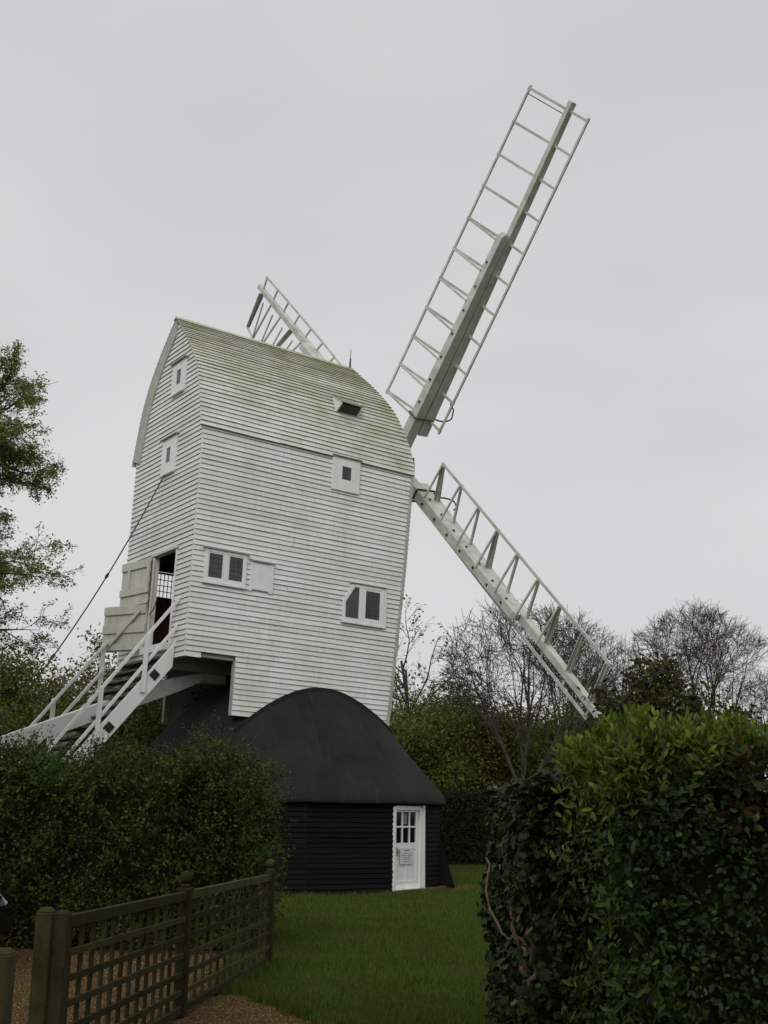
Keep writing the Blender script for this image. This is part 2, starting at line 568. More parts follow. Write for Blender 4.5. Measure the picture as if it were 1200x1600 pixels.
g = sheet("ground", [(-700, -300), (700, -300), (700, 1200), (-700, 1200)], -0.016, M['field'])
tag(g, kind="structure")
lawn_poly = [(-0.25, 9.6), (0.5, 8.0), (1.2, 5.0), (9, 5.0), (14, 41.5), (-14, 41.5), (-14, 15.6), (-1.8, 15.2), (-1.55, 12.6), (-1.32, 11.75), (-1.08, 11.3), (-0.75, 10.6)]
tag(sheet("lawn", lawn_poly, -0.004, M['lawn']), kind="structure")
gravel_poly = [(-9, 3), (1.2, 3), (1.1, 5.0), (0.45, 8.05), (-0.2, 9.7), (-0.7, 10.68), (-1.04, 11.38), (-1.30, 11.85), (-1.55, 12.7), (-1.8, 15.3), (-9, 15.6)]
tag(sheet("gravel_drive", gravel_poly, 0.0, M['gravel']), kind="structure")


def inside(poly, x, y):
    r = np.zeros(len(x), bool)
    n = len(poly)
    for i in range(n):
        x0, y0 = poly[i]
        x1, y1 = poly[(i + 1) % n]
        c = ((y0 > y) != (y1 > y)) & (x < (x1 - x0) * (y - y0) / (y1 - y0 + 1e-12) + x0)
        r ^= c
    return r


def wob(x, y, s=1.0):
    return (np.sin(x * 1.7 * s + 0.3) + np.sin(y * 2.1 * s + 1.1) + np.sin((x + y) * 1.13 * s + 2.0) + np.sin((x - 1.7 * y) * 0.83 * s)) / 4


# bare ground by the roundhouse
mb = MB()
pts = []
for i in range(22):
    a = 2 * math.pi * i / 22
    rr = 1 + 0.22 * math.sin(3 * a + 1) + 0.12 * math.sin(7 * a)
    pts.append((1.75 + 0.55 * rr * math.cos(a), 28.3 + 1.15 * rr * math.sin(a), 0.004))
mb.v = pts
mb.f = [tuple(range(22))]
tag(mb.build("bare_earth", M['soil']), kind="structure")


def strip_frames(n_, nrm):
    """random tangent frames for normals (N,3)"""
    nrm = nrm / (np.linalg.norm(nrm, axis=1, keepdims=True) + 1e-9)
    t = rng.normal(size=(n_, 3))
    t -= nrm * (t * nrm).sum(1, keepdims=True)
    t /= np.linalg.norm(t, axis=1, keepdims=True) + 1e-9
    b = np.cross(nrm, t)
    return t, b, nrm


def scatter(name, P, T, B, Nn, S, tv, tf, mat, parent=None, smooth=False):
    tv, tf = np.asarray(tv, float), np.asarray(tf, int)
    n_ = len(P)
    S = np.broadcast_to(np.asarray(S, float).reshape(-1, 1, 1) if np.ndim(S) else np.full((n_, 1, 1), S), (n_, 1, 1))
    V = P[:, None, :] + S * (tv[None, :, 0:1] * T[:, None, :] + tv[None, :, 1:2] * B[:, None, :] + tv[None, :, 2:3] * Nn[:, None, :])
    F = tf[None] + (np.arange(n_) * len(tv))[:, None, None]
    return np_mesh(name, V.reshape(-1, 3), F.reshape(-1, tf.shape[1]), mat, parent, smooth)


LEAF4 = ([(0, 0, 0), (0.45, -0.28, 0.06), (1, 0, -0.05), (0.45, 0.28, 0.06)], [(0, 1, 2, 3)])
LEAF_LONG = ([(0, 0, 0), (0.30, -0.15, 0.035), (0.70, -0.14, 0.02), (1, 0, -0.10), (0.70, 0.14, 0.02), (0.30, 0.15, 0.035), (0.34, 0, -0.015), (0.7, 0, -0.02)],
             [(0, 1, 6), (1, 2, 7), (1, 7, 6), (2, 3, 7), (7, 3, 4), (6, 7, 5), (7, 4, 5), (0, 6, 5)])
LEAF_OVAL = ([(0, 0, 0), (0.28, -0.24, 0.04), (0.68, -0.23, 0.03), (1, 0, -0.06), (0.68, 0.23, 0.03), (0.28, 0.24, 0.04), (0.5, 0, -0.03)],
             [(0, 1, 6), (1, 2, 6), (2, 3, 6), (3, 4, 6), (4, 5, 6), (5, 0, 6)])
LEAF_IVY = ([(0, 0, 0), (-0.1, -0.42, 0.03), (0.42, -0.28, 0.04), (0.5, -0.5, 0.0), (1, 0, -0.06), (0.5, 0.5, 0.0), (0.42, 0.28, 0.04), (-0.1, 0.42, 0.03)],
            [(0, 1, 2), (2, 3, 4), (0, 2, 4), (0, 4, 6), (6, 4, 5), (0, 6, 7)])

# grass: single blades over the part of the lawn in front of the camera
n_try = 300000
yy = 9.0 + 31.5 * rng.random(n_try) ** 1.9
xx = (rng.random(n_try) * 2 - 1) * (0.36 * yy + 0.3)
k = inside(lawn_poly, xx, yy) & (xx > -0.22 * yy + 0.6) & (xx < 0.155 * yy + 0.5) & (np.hypot(xx - MILL[0], yy - MILL[1]) > 3.9)
xx, yy = xx[k], yy[k]
n_ = len(xx)
P = np.stack([xx, yy, np.full(n_, -0.004)], 1)
up = np.array([0, 0, 1.0]) + rng.normal(size=(n_, 3)) * 0.33
up /= np.linalg.norm(up, axis=1, keepdims=True)
t, b, _ = strip_frames(n_, up)
h = (0.028 + 0.03 * rng.random(n_)) * (1 + 0.5 * wob(xx, yy, 2.2)) * (1 + 0.018 * (yy - 10))
o = scatter("grass", P, up, t, b, h, [(0, -0.11, 0), (0, 0.11, 0), (1, 0, 0.12)], [(0, 1, 2)], M['blade'])
tag(o, kind="stuff")
# longer tufts where the mower does not reach
m_ = 9000
a_ = rng.random(m_) * 2 * np.pi
rr_ = 3.88 + 0.10 * rng.random(m_) ** 2
ex, ey = MILL[0] + rr_ * np.sin(a_), MILL[1] - rr_ * np.cos(a_)
m2 = 7000
tt_ = rng.random(m2)
fx = np.interp(tt_, [0, 0.45, 1], [-1.83, -1.548, -1.175]) + 0.05 * rng.normal(size=m2)
fy = np.interp(tt_, [0, 0.45, 1], [7.3, 10.04, 13.45])
lp = np.array([(-0.25, 9.6), (-0.75, 10.6), (-1.08, 11.3), (-1.32, 11.75), (-1.55, 12.6)])
m3 = 9000
q_ = rng.random(m3) * 4
i_ = q_.astype(int)
gx = lp[i_, 0] + (lp[np.minimum(i_ + 1, 4), 0] - lp[i_, 0]) * (q_ - i_) + 0.07 * rng.normal(size=m3) - 0.02
gy = lp[i_, 1] + (lp[np.minimum(i_ + 1, 4), 1] - lp[i_, 1]) * (q_ - i_) + 0.05 * rng.normal(size=m3)
kf = fy > 11.2
P = np.concatenate([np.stack([ex, ey], 1)[ey < 29], np.stack([fx, fy], 1)[kf], np.stack([gx, gy], 1)])
P = np.concatenate([P, np.full((len(P), 1), -0.002)], 1)
P = P[(wob(P[:, 0], P[:, 1], 5.0) + 0.5 * rng.normal(size=len(P))) > -0.25]
upv_ = np.array([0, 0, 1.0]) + rng.normal(size=(len(P), 3)) * 0.3
t, b, _ = strip_frames(len(P), upv_)
upv_ /= np.linalg.norm(upv_, axis=1, keepdims=True)
o = scatter("grass_tufts", P, upv_, t, b, 0.04 + 0.07 * rng.random(len(P)) ** 2, [(0, -0.07, 0), (0, 0.07, 0), (1, 0, 0.2)], [(0, 1, 2)], M['blade'])
tag(o, kind="stuff")
m_ = 260
yy = 6.5 + 14 * rng.random(m_) ** 1.4
xx = -4.6 + 6.4 * rng.random(m_)
P = np.stack([xx, yy, np.where(inside(gravel_poly, xx, yy), 0.014, 0.03)], 1)
t, b, nn = strip_frames(m_, rng.normal(size=(m_, 3)) * 0.35 + [0, 0, 1])
o = scatter("fallen_leaves", P, t, b, nn, 0.02 + 0.025 * rng.random(m_), LEAF4[0], LEAF4[1], M['bronze_leaf'])
tag(o, kind="stuff")

# loose stones on the drive
n_try = 150000
yy = 6.0 + 9.3 * rng.random(n_try) ** 1.2
xx = -4.6 + 5.4 * rng.random(n_try)
k = inside(gravel_poly, xx + 0.05 * wob(xx, yy, 9), yy) & (xx > -0.34 * yy - 0.2)
xx, yy = xx[k], yy[k]
n_ = len(xx)
P = np.stack([xx, yy, np.full(n_, 0.002)], 1)
t, b, nn = strip_frames(n_, rng.normal(size=(n_, 3)) * 0.35 + [0, 0, 1])
o = scatter("gravel_stones", P, t, b, nn, 0.005 + 0.009 * rng.random(n_) ** 2.5,
            [(1, 0, 0), (0.2, 0.9, 0.1), (-0.9, 0.3, -0.1), (-0.3, -0.85, 0.1), (0.1, 0.1, 0.62), (0, 0, -0.6)],
            [(0, 1, 4), (1, 2, 4), (2, 3, 4), (3, 0, 4), (1, 0, 5), (2, 1, 5), (3, 2, 5), (0, 3, 5)], M['pebble'])
tag(o, kind="stuff")

# ------------------------------------------------------------------ post mill
PSI, LEAN = 0.60418, 0.03212
root = empty("windmill", (-2.488, 28.399, 0.0), (0, LEAN, PSI))
tag(root, "white weatherboarded post mill with curved mossy roof and four skeletal sails", "windmill")


def U(u, v, z):
    """mill axes: u from tail to head, v towards the near side, z up"""
    return np.array([u, -v, z], float)


W, UT = 1.785, -3.40
EXPO = 0.1145
HEAD = [(3.0, 1.77), (3.62, 1.84), (4.37, 1.915), (5.63, 2.025), (7.2, 2.164), (9.14, 2.276), (9.8, 2.325), (10.02, 2.335), (10.43, 2.285), (10.83, 2.19), (11.38, 2.07), (11.92, 1.90), (12.43, 1.71), (12.76, 1.60), (12.95, 1.53)]
PROF = [(1.835, 9.73), (1.79, 9.97), (1.72, 10.24), (1.64, 10.57), (1.535, 10.9), (1.39, 11.24), (1.19, 11.59), (0.94, 11.93), (0.63, 12.28), (0.31, 12.60), (0.0, 12.90)]


def lerp(tab, x):
    xs, ys = zip(*tab)
    return float(np.interp(x, xs, ys))


def head_u(z): return lerp(HEAD, z)


def roof_v(z):
    zs = [q[1] for q in PROF]
    vs = [q[0] for q in PROF]
    return float(np.interp(z, zs, vs))


def board(mb, A, B, A2, B2, out, tb=0.037, tt=0.006, seg=4, jit=0.003):
    A, B, A2, B2, out = (np.asarray(q, float) for q in (A, B, A2, B2, out))
    n0 = len(mb.v)
    upv = (A2 - A) / np.linalg.norm(A2 - A)
    for i in range(seg + 1):
        s = i / seg
        P_, Q_ = A + (B - A) * s, A2 + (B2 - A2) * s
        jb, jz = random.uniform(-jit, jit), random.uniform(-jit, jit) * 1.1
        mb.v += [tuple(P_ + upv * jz), tuple(P_ + upv * jz + out * (tb + jb)), tuple(Q_ + out * tt), tuple(Q_)]
    for i in range(seg):
        a = n0 + 4 * i
        for j in range(4):
            k2 = (j + 1) % 4
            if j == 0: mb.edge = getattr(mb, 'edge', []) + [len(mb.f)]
            mb.f.append((a + j, a + k2, a + 4 + k2, a + 4 + j))
    mb.f.append((n0 + 3, n0 + 2, n0 + 1, n0))
    e = n0 + 4 * seg
    mb.f.append((e, e + 1, e + 2, e + 3))


LAP = 0.02


def plank_run(mat, parent, A, B, A2, B2, out, minlen=1.6, seg=7, **kw):
    """one row of boarding in two lengths with a butt joint; each length is an object"""
    A, B, A2, B2 = (np.asarray(q, float) for q in (A, B, A2, B2))
    L_ = np.linalg.norm(B - A)
    cuts = [0.0, 1.0]
    if L_ > 2 * minlen: cuts = [0.0, random.uniform(minlen / L_, 1 - minlen / L_), 1.0]
    g_ = 0.003 / L_
    for i in range(len(cuts) - 1):
        a, b_ = cuts[i] + (g_ if i else 0), cuts[i + 1] - (g_ if i + 2 < len(cuts) else 0)
        mb = MB()
        k_ = dict(kw)
        k_['tb'] = kw.get('tb', 0.037) + random.uniform(-.004, .004)
        dz_ = np.array([0, 0, random.uniform(-.003, .003)])
        board(mb, A + (B - A) * a + dz_, A + (B - A) * b_ + dz_, A2 + (B2 - A2) * a, A2 + (B2 - A2) * b_, out, seg=max(2, int(seg * (b_ - a)) + 1), **k_)
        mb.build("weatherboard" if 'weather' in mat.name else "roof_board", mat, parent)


side = empty("side_wall")
side.parent = root
# near side, board by board
z = 3.495
while z < 9.72:
    top = min(z + EXPO + LAP, 9.80)
    u0 = UT if z > 4.74 else -2.205
    plank_run(M['board'], side, U(u0, W, z), U(head_u(z) - 0.02, W, z), U(u0, W, top), U(head_u(top) - 0.02, W, top), (0, -1, 0))
    z += EXPO
mb = MB()
board(mb, U(UT, W, 4.630), U(-3.03, W, 4.630), U(UT, W, 4.77), U(-3.03, W, 4.77), (0, -1, 0), seg=2)
mb.build("weatherboard", M['board'], side)

# far side and head: out of sight, one mesh each; the far side has a window opening
FWIN = (-2.66, -2.08, 6.47, 7.12)
mb = MB()
z = 3.495
while z < 9.72:
    top = min(z + EXPO + LAP, 9.80)
    u0 = UT if z > 4.74 else -2.10
    spans = [(u0, None)]
    if z + EXPO > FWIN[2] and z < FWIN[3]: spans = [(u0, FWIN[0]), (FWIN[1], None)]
    for a, b_ in spans:
        bb, bt = (head_u(z), head_u(top)) if b_ is None else (b_, b_)
        board(mb, U(a, -W, z), U(bb, -W, z), U(a, -W, top), U(bt, -W, top), (0, 1, 0), seg=1)
    z += EXPO
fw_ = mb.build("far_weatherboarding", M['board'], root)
fw_["kind"] = "stuff"

mb = MB()
z = 3.40
while z < 12.6:
    top = z + EXPO + LAP
    w0 = W if z < 9.85 else roof_v(z) - 0.03
    w1 = W if top < 9.85 else roof_v(min(top, 12.88)) - 0.03
    bow = 0.10
    for s0, s1 in ((-1, -0.34), (-0.34, 0.34), (0.34, 1)):
        def hp(s, ww, zz, shift=0.0): return U(head_u(zz) + bow * (1 - s * s) + 0.022 + shift, s * ww, zz)
        board(mb, hp(s0, w0, z), hp(s1, w0, z), hp(s0, w1, top), hp(s1, w1, top), (1, 0, 0), tb=0.045, tt=0.012, seg=1, jit=0.004)
    z += EXPO
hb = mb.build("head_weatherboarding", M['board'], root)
hb["kind"] = "stuff"
# corner board on the head edge
for s in (1, -1):
    mb = MB()
    zz = np.linspace(3.5, 9.75, 9)
    for a, b_ in zip(zz[:-1], zz[1:]):
        mb.hexa([U(head_u(a) - 0.06, s * (W - 0.02), a), U(head_u(a) + 0.012, s * (W - 0.02), a), U(head_u(a) + 0.012, s * (W + 0.05), a), U(head_u(a) - 0.06, s * (W + 0.05), a),
                 U(head_u(b_) - 0.06, s * (W - 0.02), b_), U(head_u(b_) + 0.012, s * (W - 0.02), b_), U(head_u(b_) + 0.012, s * (W + 0.05), b_), U(head_u(b_) - 0.06, s * (W + 0.05), b_)])
    mb.build("corner_board", M['soffit'], root)

# tail, board by board round the door opening
DOOR = (-0.12, 1.00, 5.0, 7.07)
tail = empty("tail_wall")
tail.parent = root
z = 4.63
while z < 12.72:
    top = z + EXPO + LAP
    def hw(zz): return W if zz < 9.85 else max(roof_v(zz) - 0.04, 0.02)
    spans = [(-1, 1)]
    parts_ = []
    if z + EXPO > DOOR[2] and z < DOOR[3] - 0.03:
        parts_ = [((-hw(z), DOOR[0]), (-hw(top), DOOR[0])), ((DOOR[1], hw(z)), (DOOR[1], hw(top)))]
    else:
        parts_ = [((-hw(z), hw(z)), (-hw(top), hw(top)))]
    for (a, b_), (c_, d_) in parts_:
        if b_ - a < 0.05: continue
        mb = MB()
        board(mb, U(UT, a, z), U(UT, b_, z), U(UT, c_, top), U(UT, d_, top), (-1, 0, 0), seg=4)
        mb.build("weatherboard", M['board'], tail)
    z += EXPO

# roof: resample the curve of one slope by arc length
pv = np.array(PROF)
sl = np.concatenate([[0], np.cumsum(np.hypot(*np.diff(pv, axis=0).T))])
nrow = int(sl[-1] / EXPO)
ss = np.linspace(0, sl[-1], nrow + 1)
rv, rz = np.interp(ss, sl, pv[:, 0]), np.interp(ss, sl, pv[:, 1])
roof = empty("roof")
roof.parent = root
UR0 = -3.50
mbf = MB()
for i in range(nrow):
    for s in (1, -1):
        A_, B_ = np.array([rv[i], rz[i]]), np.array([rv[i + 1], rz[i + 1]])
        d = (B_ - A_) / np.linalg.norm(B_ - A_)
        nn = np.array([d[1], -d[0]])
        B_ = B_ + d * LAP
        out = U(0, s * nn[0], nn[1])
        ua, ub = head_u(A_[1]) + 0.012, head_u(B_[1]) + 0.012
        drop = 0.0
        if s > 0:
            plank_run(M['roof'], roof, U(UR0, s * A_[0], A_[1]), U(ua, s * A_[0], A_[1]), U(UR0, s * B_[0], B_[1]), U(ub, s * B_[0], B_[1]), out, tb=0.040, tt=0.007, jit=0.005)
            continue
        mb = mbf
        board(mb, U(UR0, s * A_[0], A_[1] - drop), U(ua, s * A_[0], A_[1]), U(UR0, s * B_[0], B_[1] - drop), U(ub, s * B_[0], B_[1]), out, tb=0.040, tt=0.007, seg=7 if s > 0 else 1, jit=0.005)
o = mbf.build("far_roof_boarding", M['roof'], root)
o["kind"] = "stuff"
mb = MB()
mb.prism([U(-3.52, -0.10, 12.86), U(-3.52, 0, 12.955), U(-3.52, 0.10, 12.86), U(-3.52, 0, 12.89)], U(5.07, 0, 0))
mb.build("ridge_board", M['roof'], root)
# tail overhang: coved soffit boards under the verge of the far slope, a narrow strip on the near one
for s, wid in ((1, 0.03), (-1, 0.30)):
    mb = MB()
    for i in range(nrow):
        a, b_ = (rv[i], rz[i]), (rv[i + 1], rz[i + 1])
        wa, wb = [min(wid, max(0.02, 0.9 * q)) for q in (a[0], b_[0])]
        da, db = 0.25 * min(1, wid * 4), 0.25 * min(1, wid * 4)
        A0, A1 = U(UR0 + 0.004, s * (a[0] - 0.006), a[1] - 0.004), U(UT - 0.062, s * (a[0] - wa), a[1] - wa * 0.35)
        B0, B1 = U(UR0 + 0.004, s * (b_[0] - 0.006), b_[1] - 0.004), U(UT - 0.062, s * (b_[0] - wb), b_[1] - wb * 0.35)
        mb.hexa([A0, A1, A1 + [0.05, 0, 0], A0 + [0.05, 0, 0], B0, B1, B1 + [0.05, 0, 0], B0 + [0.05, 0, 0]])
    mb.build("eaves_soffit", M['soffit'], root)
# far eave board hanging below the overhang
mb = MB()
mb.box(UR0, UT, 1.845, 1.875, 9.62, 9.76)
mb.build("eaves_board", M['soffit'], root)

# inner lining, floor and planked dado seen through the door
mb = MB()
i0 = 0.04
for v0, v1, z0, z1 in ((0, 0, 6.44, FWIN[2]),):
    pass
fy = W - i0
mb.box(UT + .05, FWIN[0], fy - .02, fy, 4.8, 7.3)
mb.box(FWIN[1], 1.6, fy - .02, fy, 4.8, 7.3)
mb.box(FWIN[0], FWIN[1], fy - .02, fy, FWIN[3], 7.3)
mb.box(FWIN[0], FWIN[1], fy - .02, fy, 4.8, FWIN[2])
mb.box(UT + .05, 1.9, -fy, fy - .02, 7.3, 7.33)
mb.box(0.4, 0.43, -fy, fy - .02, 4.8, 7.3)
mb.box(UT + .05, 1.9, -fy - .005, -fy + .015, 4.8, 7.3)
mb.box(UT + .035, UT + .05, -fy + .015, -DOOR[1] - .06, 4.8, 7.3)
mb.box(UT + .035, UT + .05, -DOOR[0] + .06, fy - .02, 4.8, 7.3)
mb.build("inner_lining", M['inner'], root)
for i in range(12):
    u0 = UT + .08 + i * 0.165
    mb = MB()
    mb.box(u0, u0 + 0.15, fy - 0.055, fy - 0.022, 4.8, 6.43)
    mb.build("dado_plank", M['red_plank'], root)
mb = MB()
mb.box(UT + 0.04, 1.75, -W + 0.01, W - 0.01, 4.765, 4.8)
mb.build("floor", M['soffit'], root)
# frame under the floor: sheers, side girts, skirt corner posts, post head collar
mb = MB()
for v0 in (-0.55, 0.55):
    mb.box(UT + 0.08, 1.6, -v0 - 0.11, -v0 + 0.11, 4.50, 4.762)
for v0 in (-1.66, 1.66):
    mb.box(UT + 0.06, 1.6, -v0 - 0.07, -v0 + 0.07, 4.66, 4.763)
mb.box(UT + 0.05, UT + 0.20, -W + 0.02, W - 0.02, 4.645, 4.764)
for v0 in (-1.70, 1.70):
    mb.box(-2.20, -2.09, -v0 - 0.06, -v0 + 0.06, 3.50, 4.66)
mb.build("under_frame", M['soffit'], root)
mb = MB()
mb.lathe([(0.32, 3.2), (0.30, 4.9)], k=14)
mb.build("post", M['bark'], root)


def rect_frame(mb, u0, u1, z0, z1, t, y0, y1, axis='side'):
    """four butted frame members in the wall plane"""
    for a, b_, c_, d_ in ((u0, u1, z1 - t, z1), (u0, u1, z0, z0 + t), (u0, u0 + t, z0 + t, z1 - t), (u1 - t, u1, z0 + t, z1 - t)):
        if axis == 'side': mb.box(a, b_, -y1, -y0, c_, d_)
        else: mb.box(-y1, -y0, -b_, -a, c_, d_)      # tail: u from UT outward given as y


def casement(name, u0, u1, z0, z1, cut=False):
    w = empty(name)
    w.parent = root
    mb = MB()
    y0, y1 = W, W + 0.072
    rect_frame(mb, u0, u1, z0, z1, 0.075, y0, y1)
    um = (u0 + u1) / 2
    mb.box(um - 0.06, um + 0.06, -(y1 - 0.003), -y0, z0 + 0.075, z1 - 0.075)
    mb.build("frame", M['white'], w, bevel=0.006)
    mb = MB()
    for a, b_ in ((u0 + 0.075, um - 0.06), (um + 0.06, u1 - 0.075)):
        rect_frame(mb, a + .002, b_ - .002, z0 + 0.077, z1 - 0.077, 0.022, y0 + 0.01, y1 - 0.010)
    mb.build("sash", M['white'], w)
    for a, b_ in ((u0 + 0.075, um - 0.06), (um + 0.06, u1 - 0.075)):
        mb = MB()
        mb.box(a + 0.012, b_ - 0.012, -(W + 0.056), -(W + 0.051), z0 + 0.09, z1 - 0.09)
        mb.build("pane", M['pane'], w)
    mb = MB()
    mb.box(u0 - 0.03, u1 + 0.03, -(W + 0.095), -W, z0 - 0.045, z0 - 0.002)
    mb.build("sill", M['white'], w)
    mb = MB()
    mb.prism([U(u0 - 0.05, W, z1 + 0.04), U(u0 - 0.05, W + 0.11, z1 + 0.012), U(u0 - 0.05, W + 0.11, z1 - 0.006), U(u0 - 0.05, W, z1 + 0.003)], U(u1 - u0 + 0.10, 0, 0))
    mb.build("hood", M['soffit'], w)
    if cut:
        mb = MB()   # boarded slant over the upper tail-side corner
        mb.prism([U(u0 - 0.01, W + 0.064, z1 + 0.0), U(u0 + 0.30, W + 0.064, z1 + 0.0), U(u0 + 0.06, W + 0.064, z1 - 0.42), U(u0 - 0.01, W + 0.064, z1 - 0.42)], U(0, 0.012, 0))
        mb.build("corner_infill", M['board'], w)
        mb = MB()
        mb.beam(U(u0 + 0.30, W + 0.075, z1 - 0.01), U(u0 + 0.06, W + 0.075, z1 - 0.44), U(0.045, 0, -0.025), U(0, 0.012, 0))
        mb.build("slanted_trim", M['white'], w)
    return w


def pane_mat():
    m, n, b = new_mat("old_window_pane")
    t = n.nodes.new("ShaderNodeTexCoord").outputs["Object"]
    f = noise(n, t, 2.2, 4, 0.6)
    f2 = noise(n, t, 9, 3, 0.6)
    n.links.new(ramp(n, f, [(0.35, (0.016, 0.016, 0.016)), (0.7, (0.055, 0.053, 0.050))]), b.inputs["Base Color"])
    b.inputs["Roughness"].default_value = 0.12
    b.inputs["Specular IOR Level"].default_value = 0.6
    bump(n, b, f2, 0.15, 0.01)
    return m


M['pane'] = pane_mat()
casement("window", -3.128, -2.112, 6.275, 7.0)["label"] = "wide two-light window beside the tail corner"
wn = empty("window")
wn.parent = root
wn["label"] = "two-light window with one slanted upper corner"
outer = [(0.44, 5.885), (1.575, 5.885), (1.575, 6.79), (0.69, 6.79), (0.44, 6.35)]
inner = [(0.505, 5.97), (1.50, 5.97), (1.50, 6.705), (0.745, 6.705), (0.505, 6.33)]
for i in range(5):
    k2 = (i + 1) % 5
    mb = MB()
    mb.prism([U(outer[i][0], W, outer[i][1]), U(outer[k2][0], W, outer[k2][1]), U(inner[k2][0], W, inner[k2][1]), U(inner[i][0], W, inner[i][1])], U(0, 0.072 - 0.002 * (i % 2), 0))
    mb.build("frame", M['white'], wn, bevel=0.004)
mb = MB()
mb.box(0.872, 1.018, -(W + 0.069), -W, 5.972, 6.703)
mb.build("mullion", M['white'], wn, bevel=0.004)
mb = MB()
mb.prism([U(0.515, W + 0.05, 5.98), U(0.870, W + 0.05, 5.98), U(0.870, W + 0.05, 6.70), U(0.75, W + 0.05, 6.70), U(0.515, W + 0.05, 6.325)], U(0, 0.005, 0))
mb.build("pane", M['pane'], wn)
mb = MB()
rect_frame(mb, 1.02, 1.498, 5.972, 6.703, 0.04, W + 0.01, W + 0.062)
mb.build("sash", M['white'], wn)
mb = MB()
mb.box(1.055, 1.465, -(W + 0.055), -(W + 0.05), 6.007, 6.668)
mb.build("pane", M['pane'], wn)
mb = MB()
mb.box(0.41, 1.60, -(W + 0.095), -W, 5.84, 5.882)
mb.build("sill", M['white'], wn)
mb = MB()
mb.prism([U(0.62, W, 6.84), U(0.62, W + 0.11, 6.81), U(0.62, W + 0.11, 6.792), U(0.62, W, 6.794)], U(1.0, 0, 0))
mb.build("hood", M['soffit'], wn)
mb = MB()
mb.box(1.578, 1.655, -(W + 0.06), -W, 5.86, 6.78)
mb.build("casing", M['white'], wn)

def leads(par, u0, u1, z0, z1, nu, nz):
    mb = MB()
    for i in range(1, nu):
        x = u0 + (u1 - u0) * i / nu
        mb.box(x - .005, x + .005, -(W + 0.0585), -(W + 0.0555), z0, z1)
    for i in range(1, nz):
        zz = z0 + (z1 - z0) * i / nz
        mb.box(u0, u1, -(W + 0.0600), -(W + 0.0570), zz - .005, zz + .005)
    mb.build("lead_cames", M['lead'], par)


M['lead'] = simple("window_lead", (0.04, 0.04, 0.04), (0.07, 0.07, 0.07), 9, 0.6, 0.3, bmp=0)
w1 = [o_ for o_ in root.children if o_.name.startswith("window")][0]
leads(w1, -3.03, -2.705, 6.37, 6.905, 3, 5)
leads(w1, -2.535, -2.21, 6.37, 6.905, 3, 5)
leads(wn, 1.057, 1.463, 6.01, 6.665, 4, 6)

# blank shutter beside the first window
sh = empty("shutter")
sh.parent = root
mb = MB()
mb.box(-1.985, -1.50, -(W + 0.056), -W, 6.30, 6.88)
mb.build("panel", M['white'], sh, bevel=0.004)
mb = MB()
for a, b_ in ((-2.0, -1.955), (-1.53, -1.43)):
    mb.box(a, b_, -(W + 0.068), -W, 6.22, 6.885)
mb.box(-1.955, -1.53, -(W + 0.064), -W, 6.26, 6.33)
mb.build("frame", M['white'], sh)
mb = MB()
mb.prism([U(-2.03, W, 6.925), U(-2.03, W + 0.10, 6.90), U(-2.03, W + 0.10, 6.884), U(-2.03, W, 6.89)], U(0.63, 0, 0))
mb.build("hood", M['soffit'], sh)

# square hatch high on the side
ht = empty("hatch")
ht.parent = root
mb = MB()
h0, h1, g0, g1 = -0.035, 0.735, 8.94, 9.80
q0, q1, r0_, r1_ = 0.235, 0.49, 9.225, 9.545
for a, b_, c_, d_ in ((h0, h1, r1_, g1 - .03), (h0, h1, g0, r0_), (h0, q0, r0_, r1_), (q1, h1, r0_, r1_)):
    mb.box(a, b_, -(W + 0.070), -W, c_, d_)
mb.build("board", M['white'], ht, bevel=0.004)
mb = MB()
mb.box(q0, q1, -(W + 0.054), -(W + .047), r0_, r1_)
mb.build("pane", M['pane'], ht)
mb = MB()
mb.prism([U(h0 - 0.03, W, g1 + 0.02), U(h0 - 0.03, W + 0.12, g1 - 0.015), U(h0 - 0.03, W + 0.12, g1 - 0.032), U(h0 - 0.03, W, g1 - 0.02)], U(h1 - h0 + 0.06, 0, 0))
mb.build("hood", M['soffit'], ht)

# small tail windows
for v0, v1, z0, z1, pv0, pv1, pz0, pz1, lab in ((0.0, 0.70, 10.91, 11.71, 0.25, 0.47, 11.12, 11.48, "small window high under the tail gable"),
                                                 (-0.19, 0.55, 8.99, 9.87, 0.06, 0.27, 9.25, 9.61, "small window in the middle of the tail")):
    w = empty("tail_window")
    w.parent = root
    w["label"] = lab
    mb = MB()
    for a, b_, c_, d_ in ((v0, v1, pz1, z1), (v0, v1, z0, pz0), (v0, pv0, pz0, pz1), (pv1, v1, pz0, pz1)):
        mb.box(UT - 0.070, UT, -b_, -a, c_, d_)
    mb.build("board", M['white'], w, bevel=0.004)
    mb = MB()
    mb.box(UT - 0.054, UT - .047, -pv1, -pv0, pz0, pz1)
    mb.build("pane", M['pane'], w)
    mb = MB()
    mb.prism([U(UT, v0 - 0.06, z1 + 0.035), U(UT - 0.13, v0 - 0.06, z1 + 0.0), U(UT - 0.13, v0 - 0.06, z1 - 0.02), U(UT, v0 - 0.06, z1 + 0.002)], U(0, v1 - v0 + 0.12, 0))
    mb.build("hood", M['soffit'], w)
    mb = MB()
    mb.box(UT - 0.10, UT, -v1 + 0.02, -v0 - 0.02, z0 - 0.03, z0 - 0.002)
    mb.build("sill", M['white'], w)

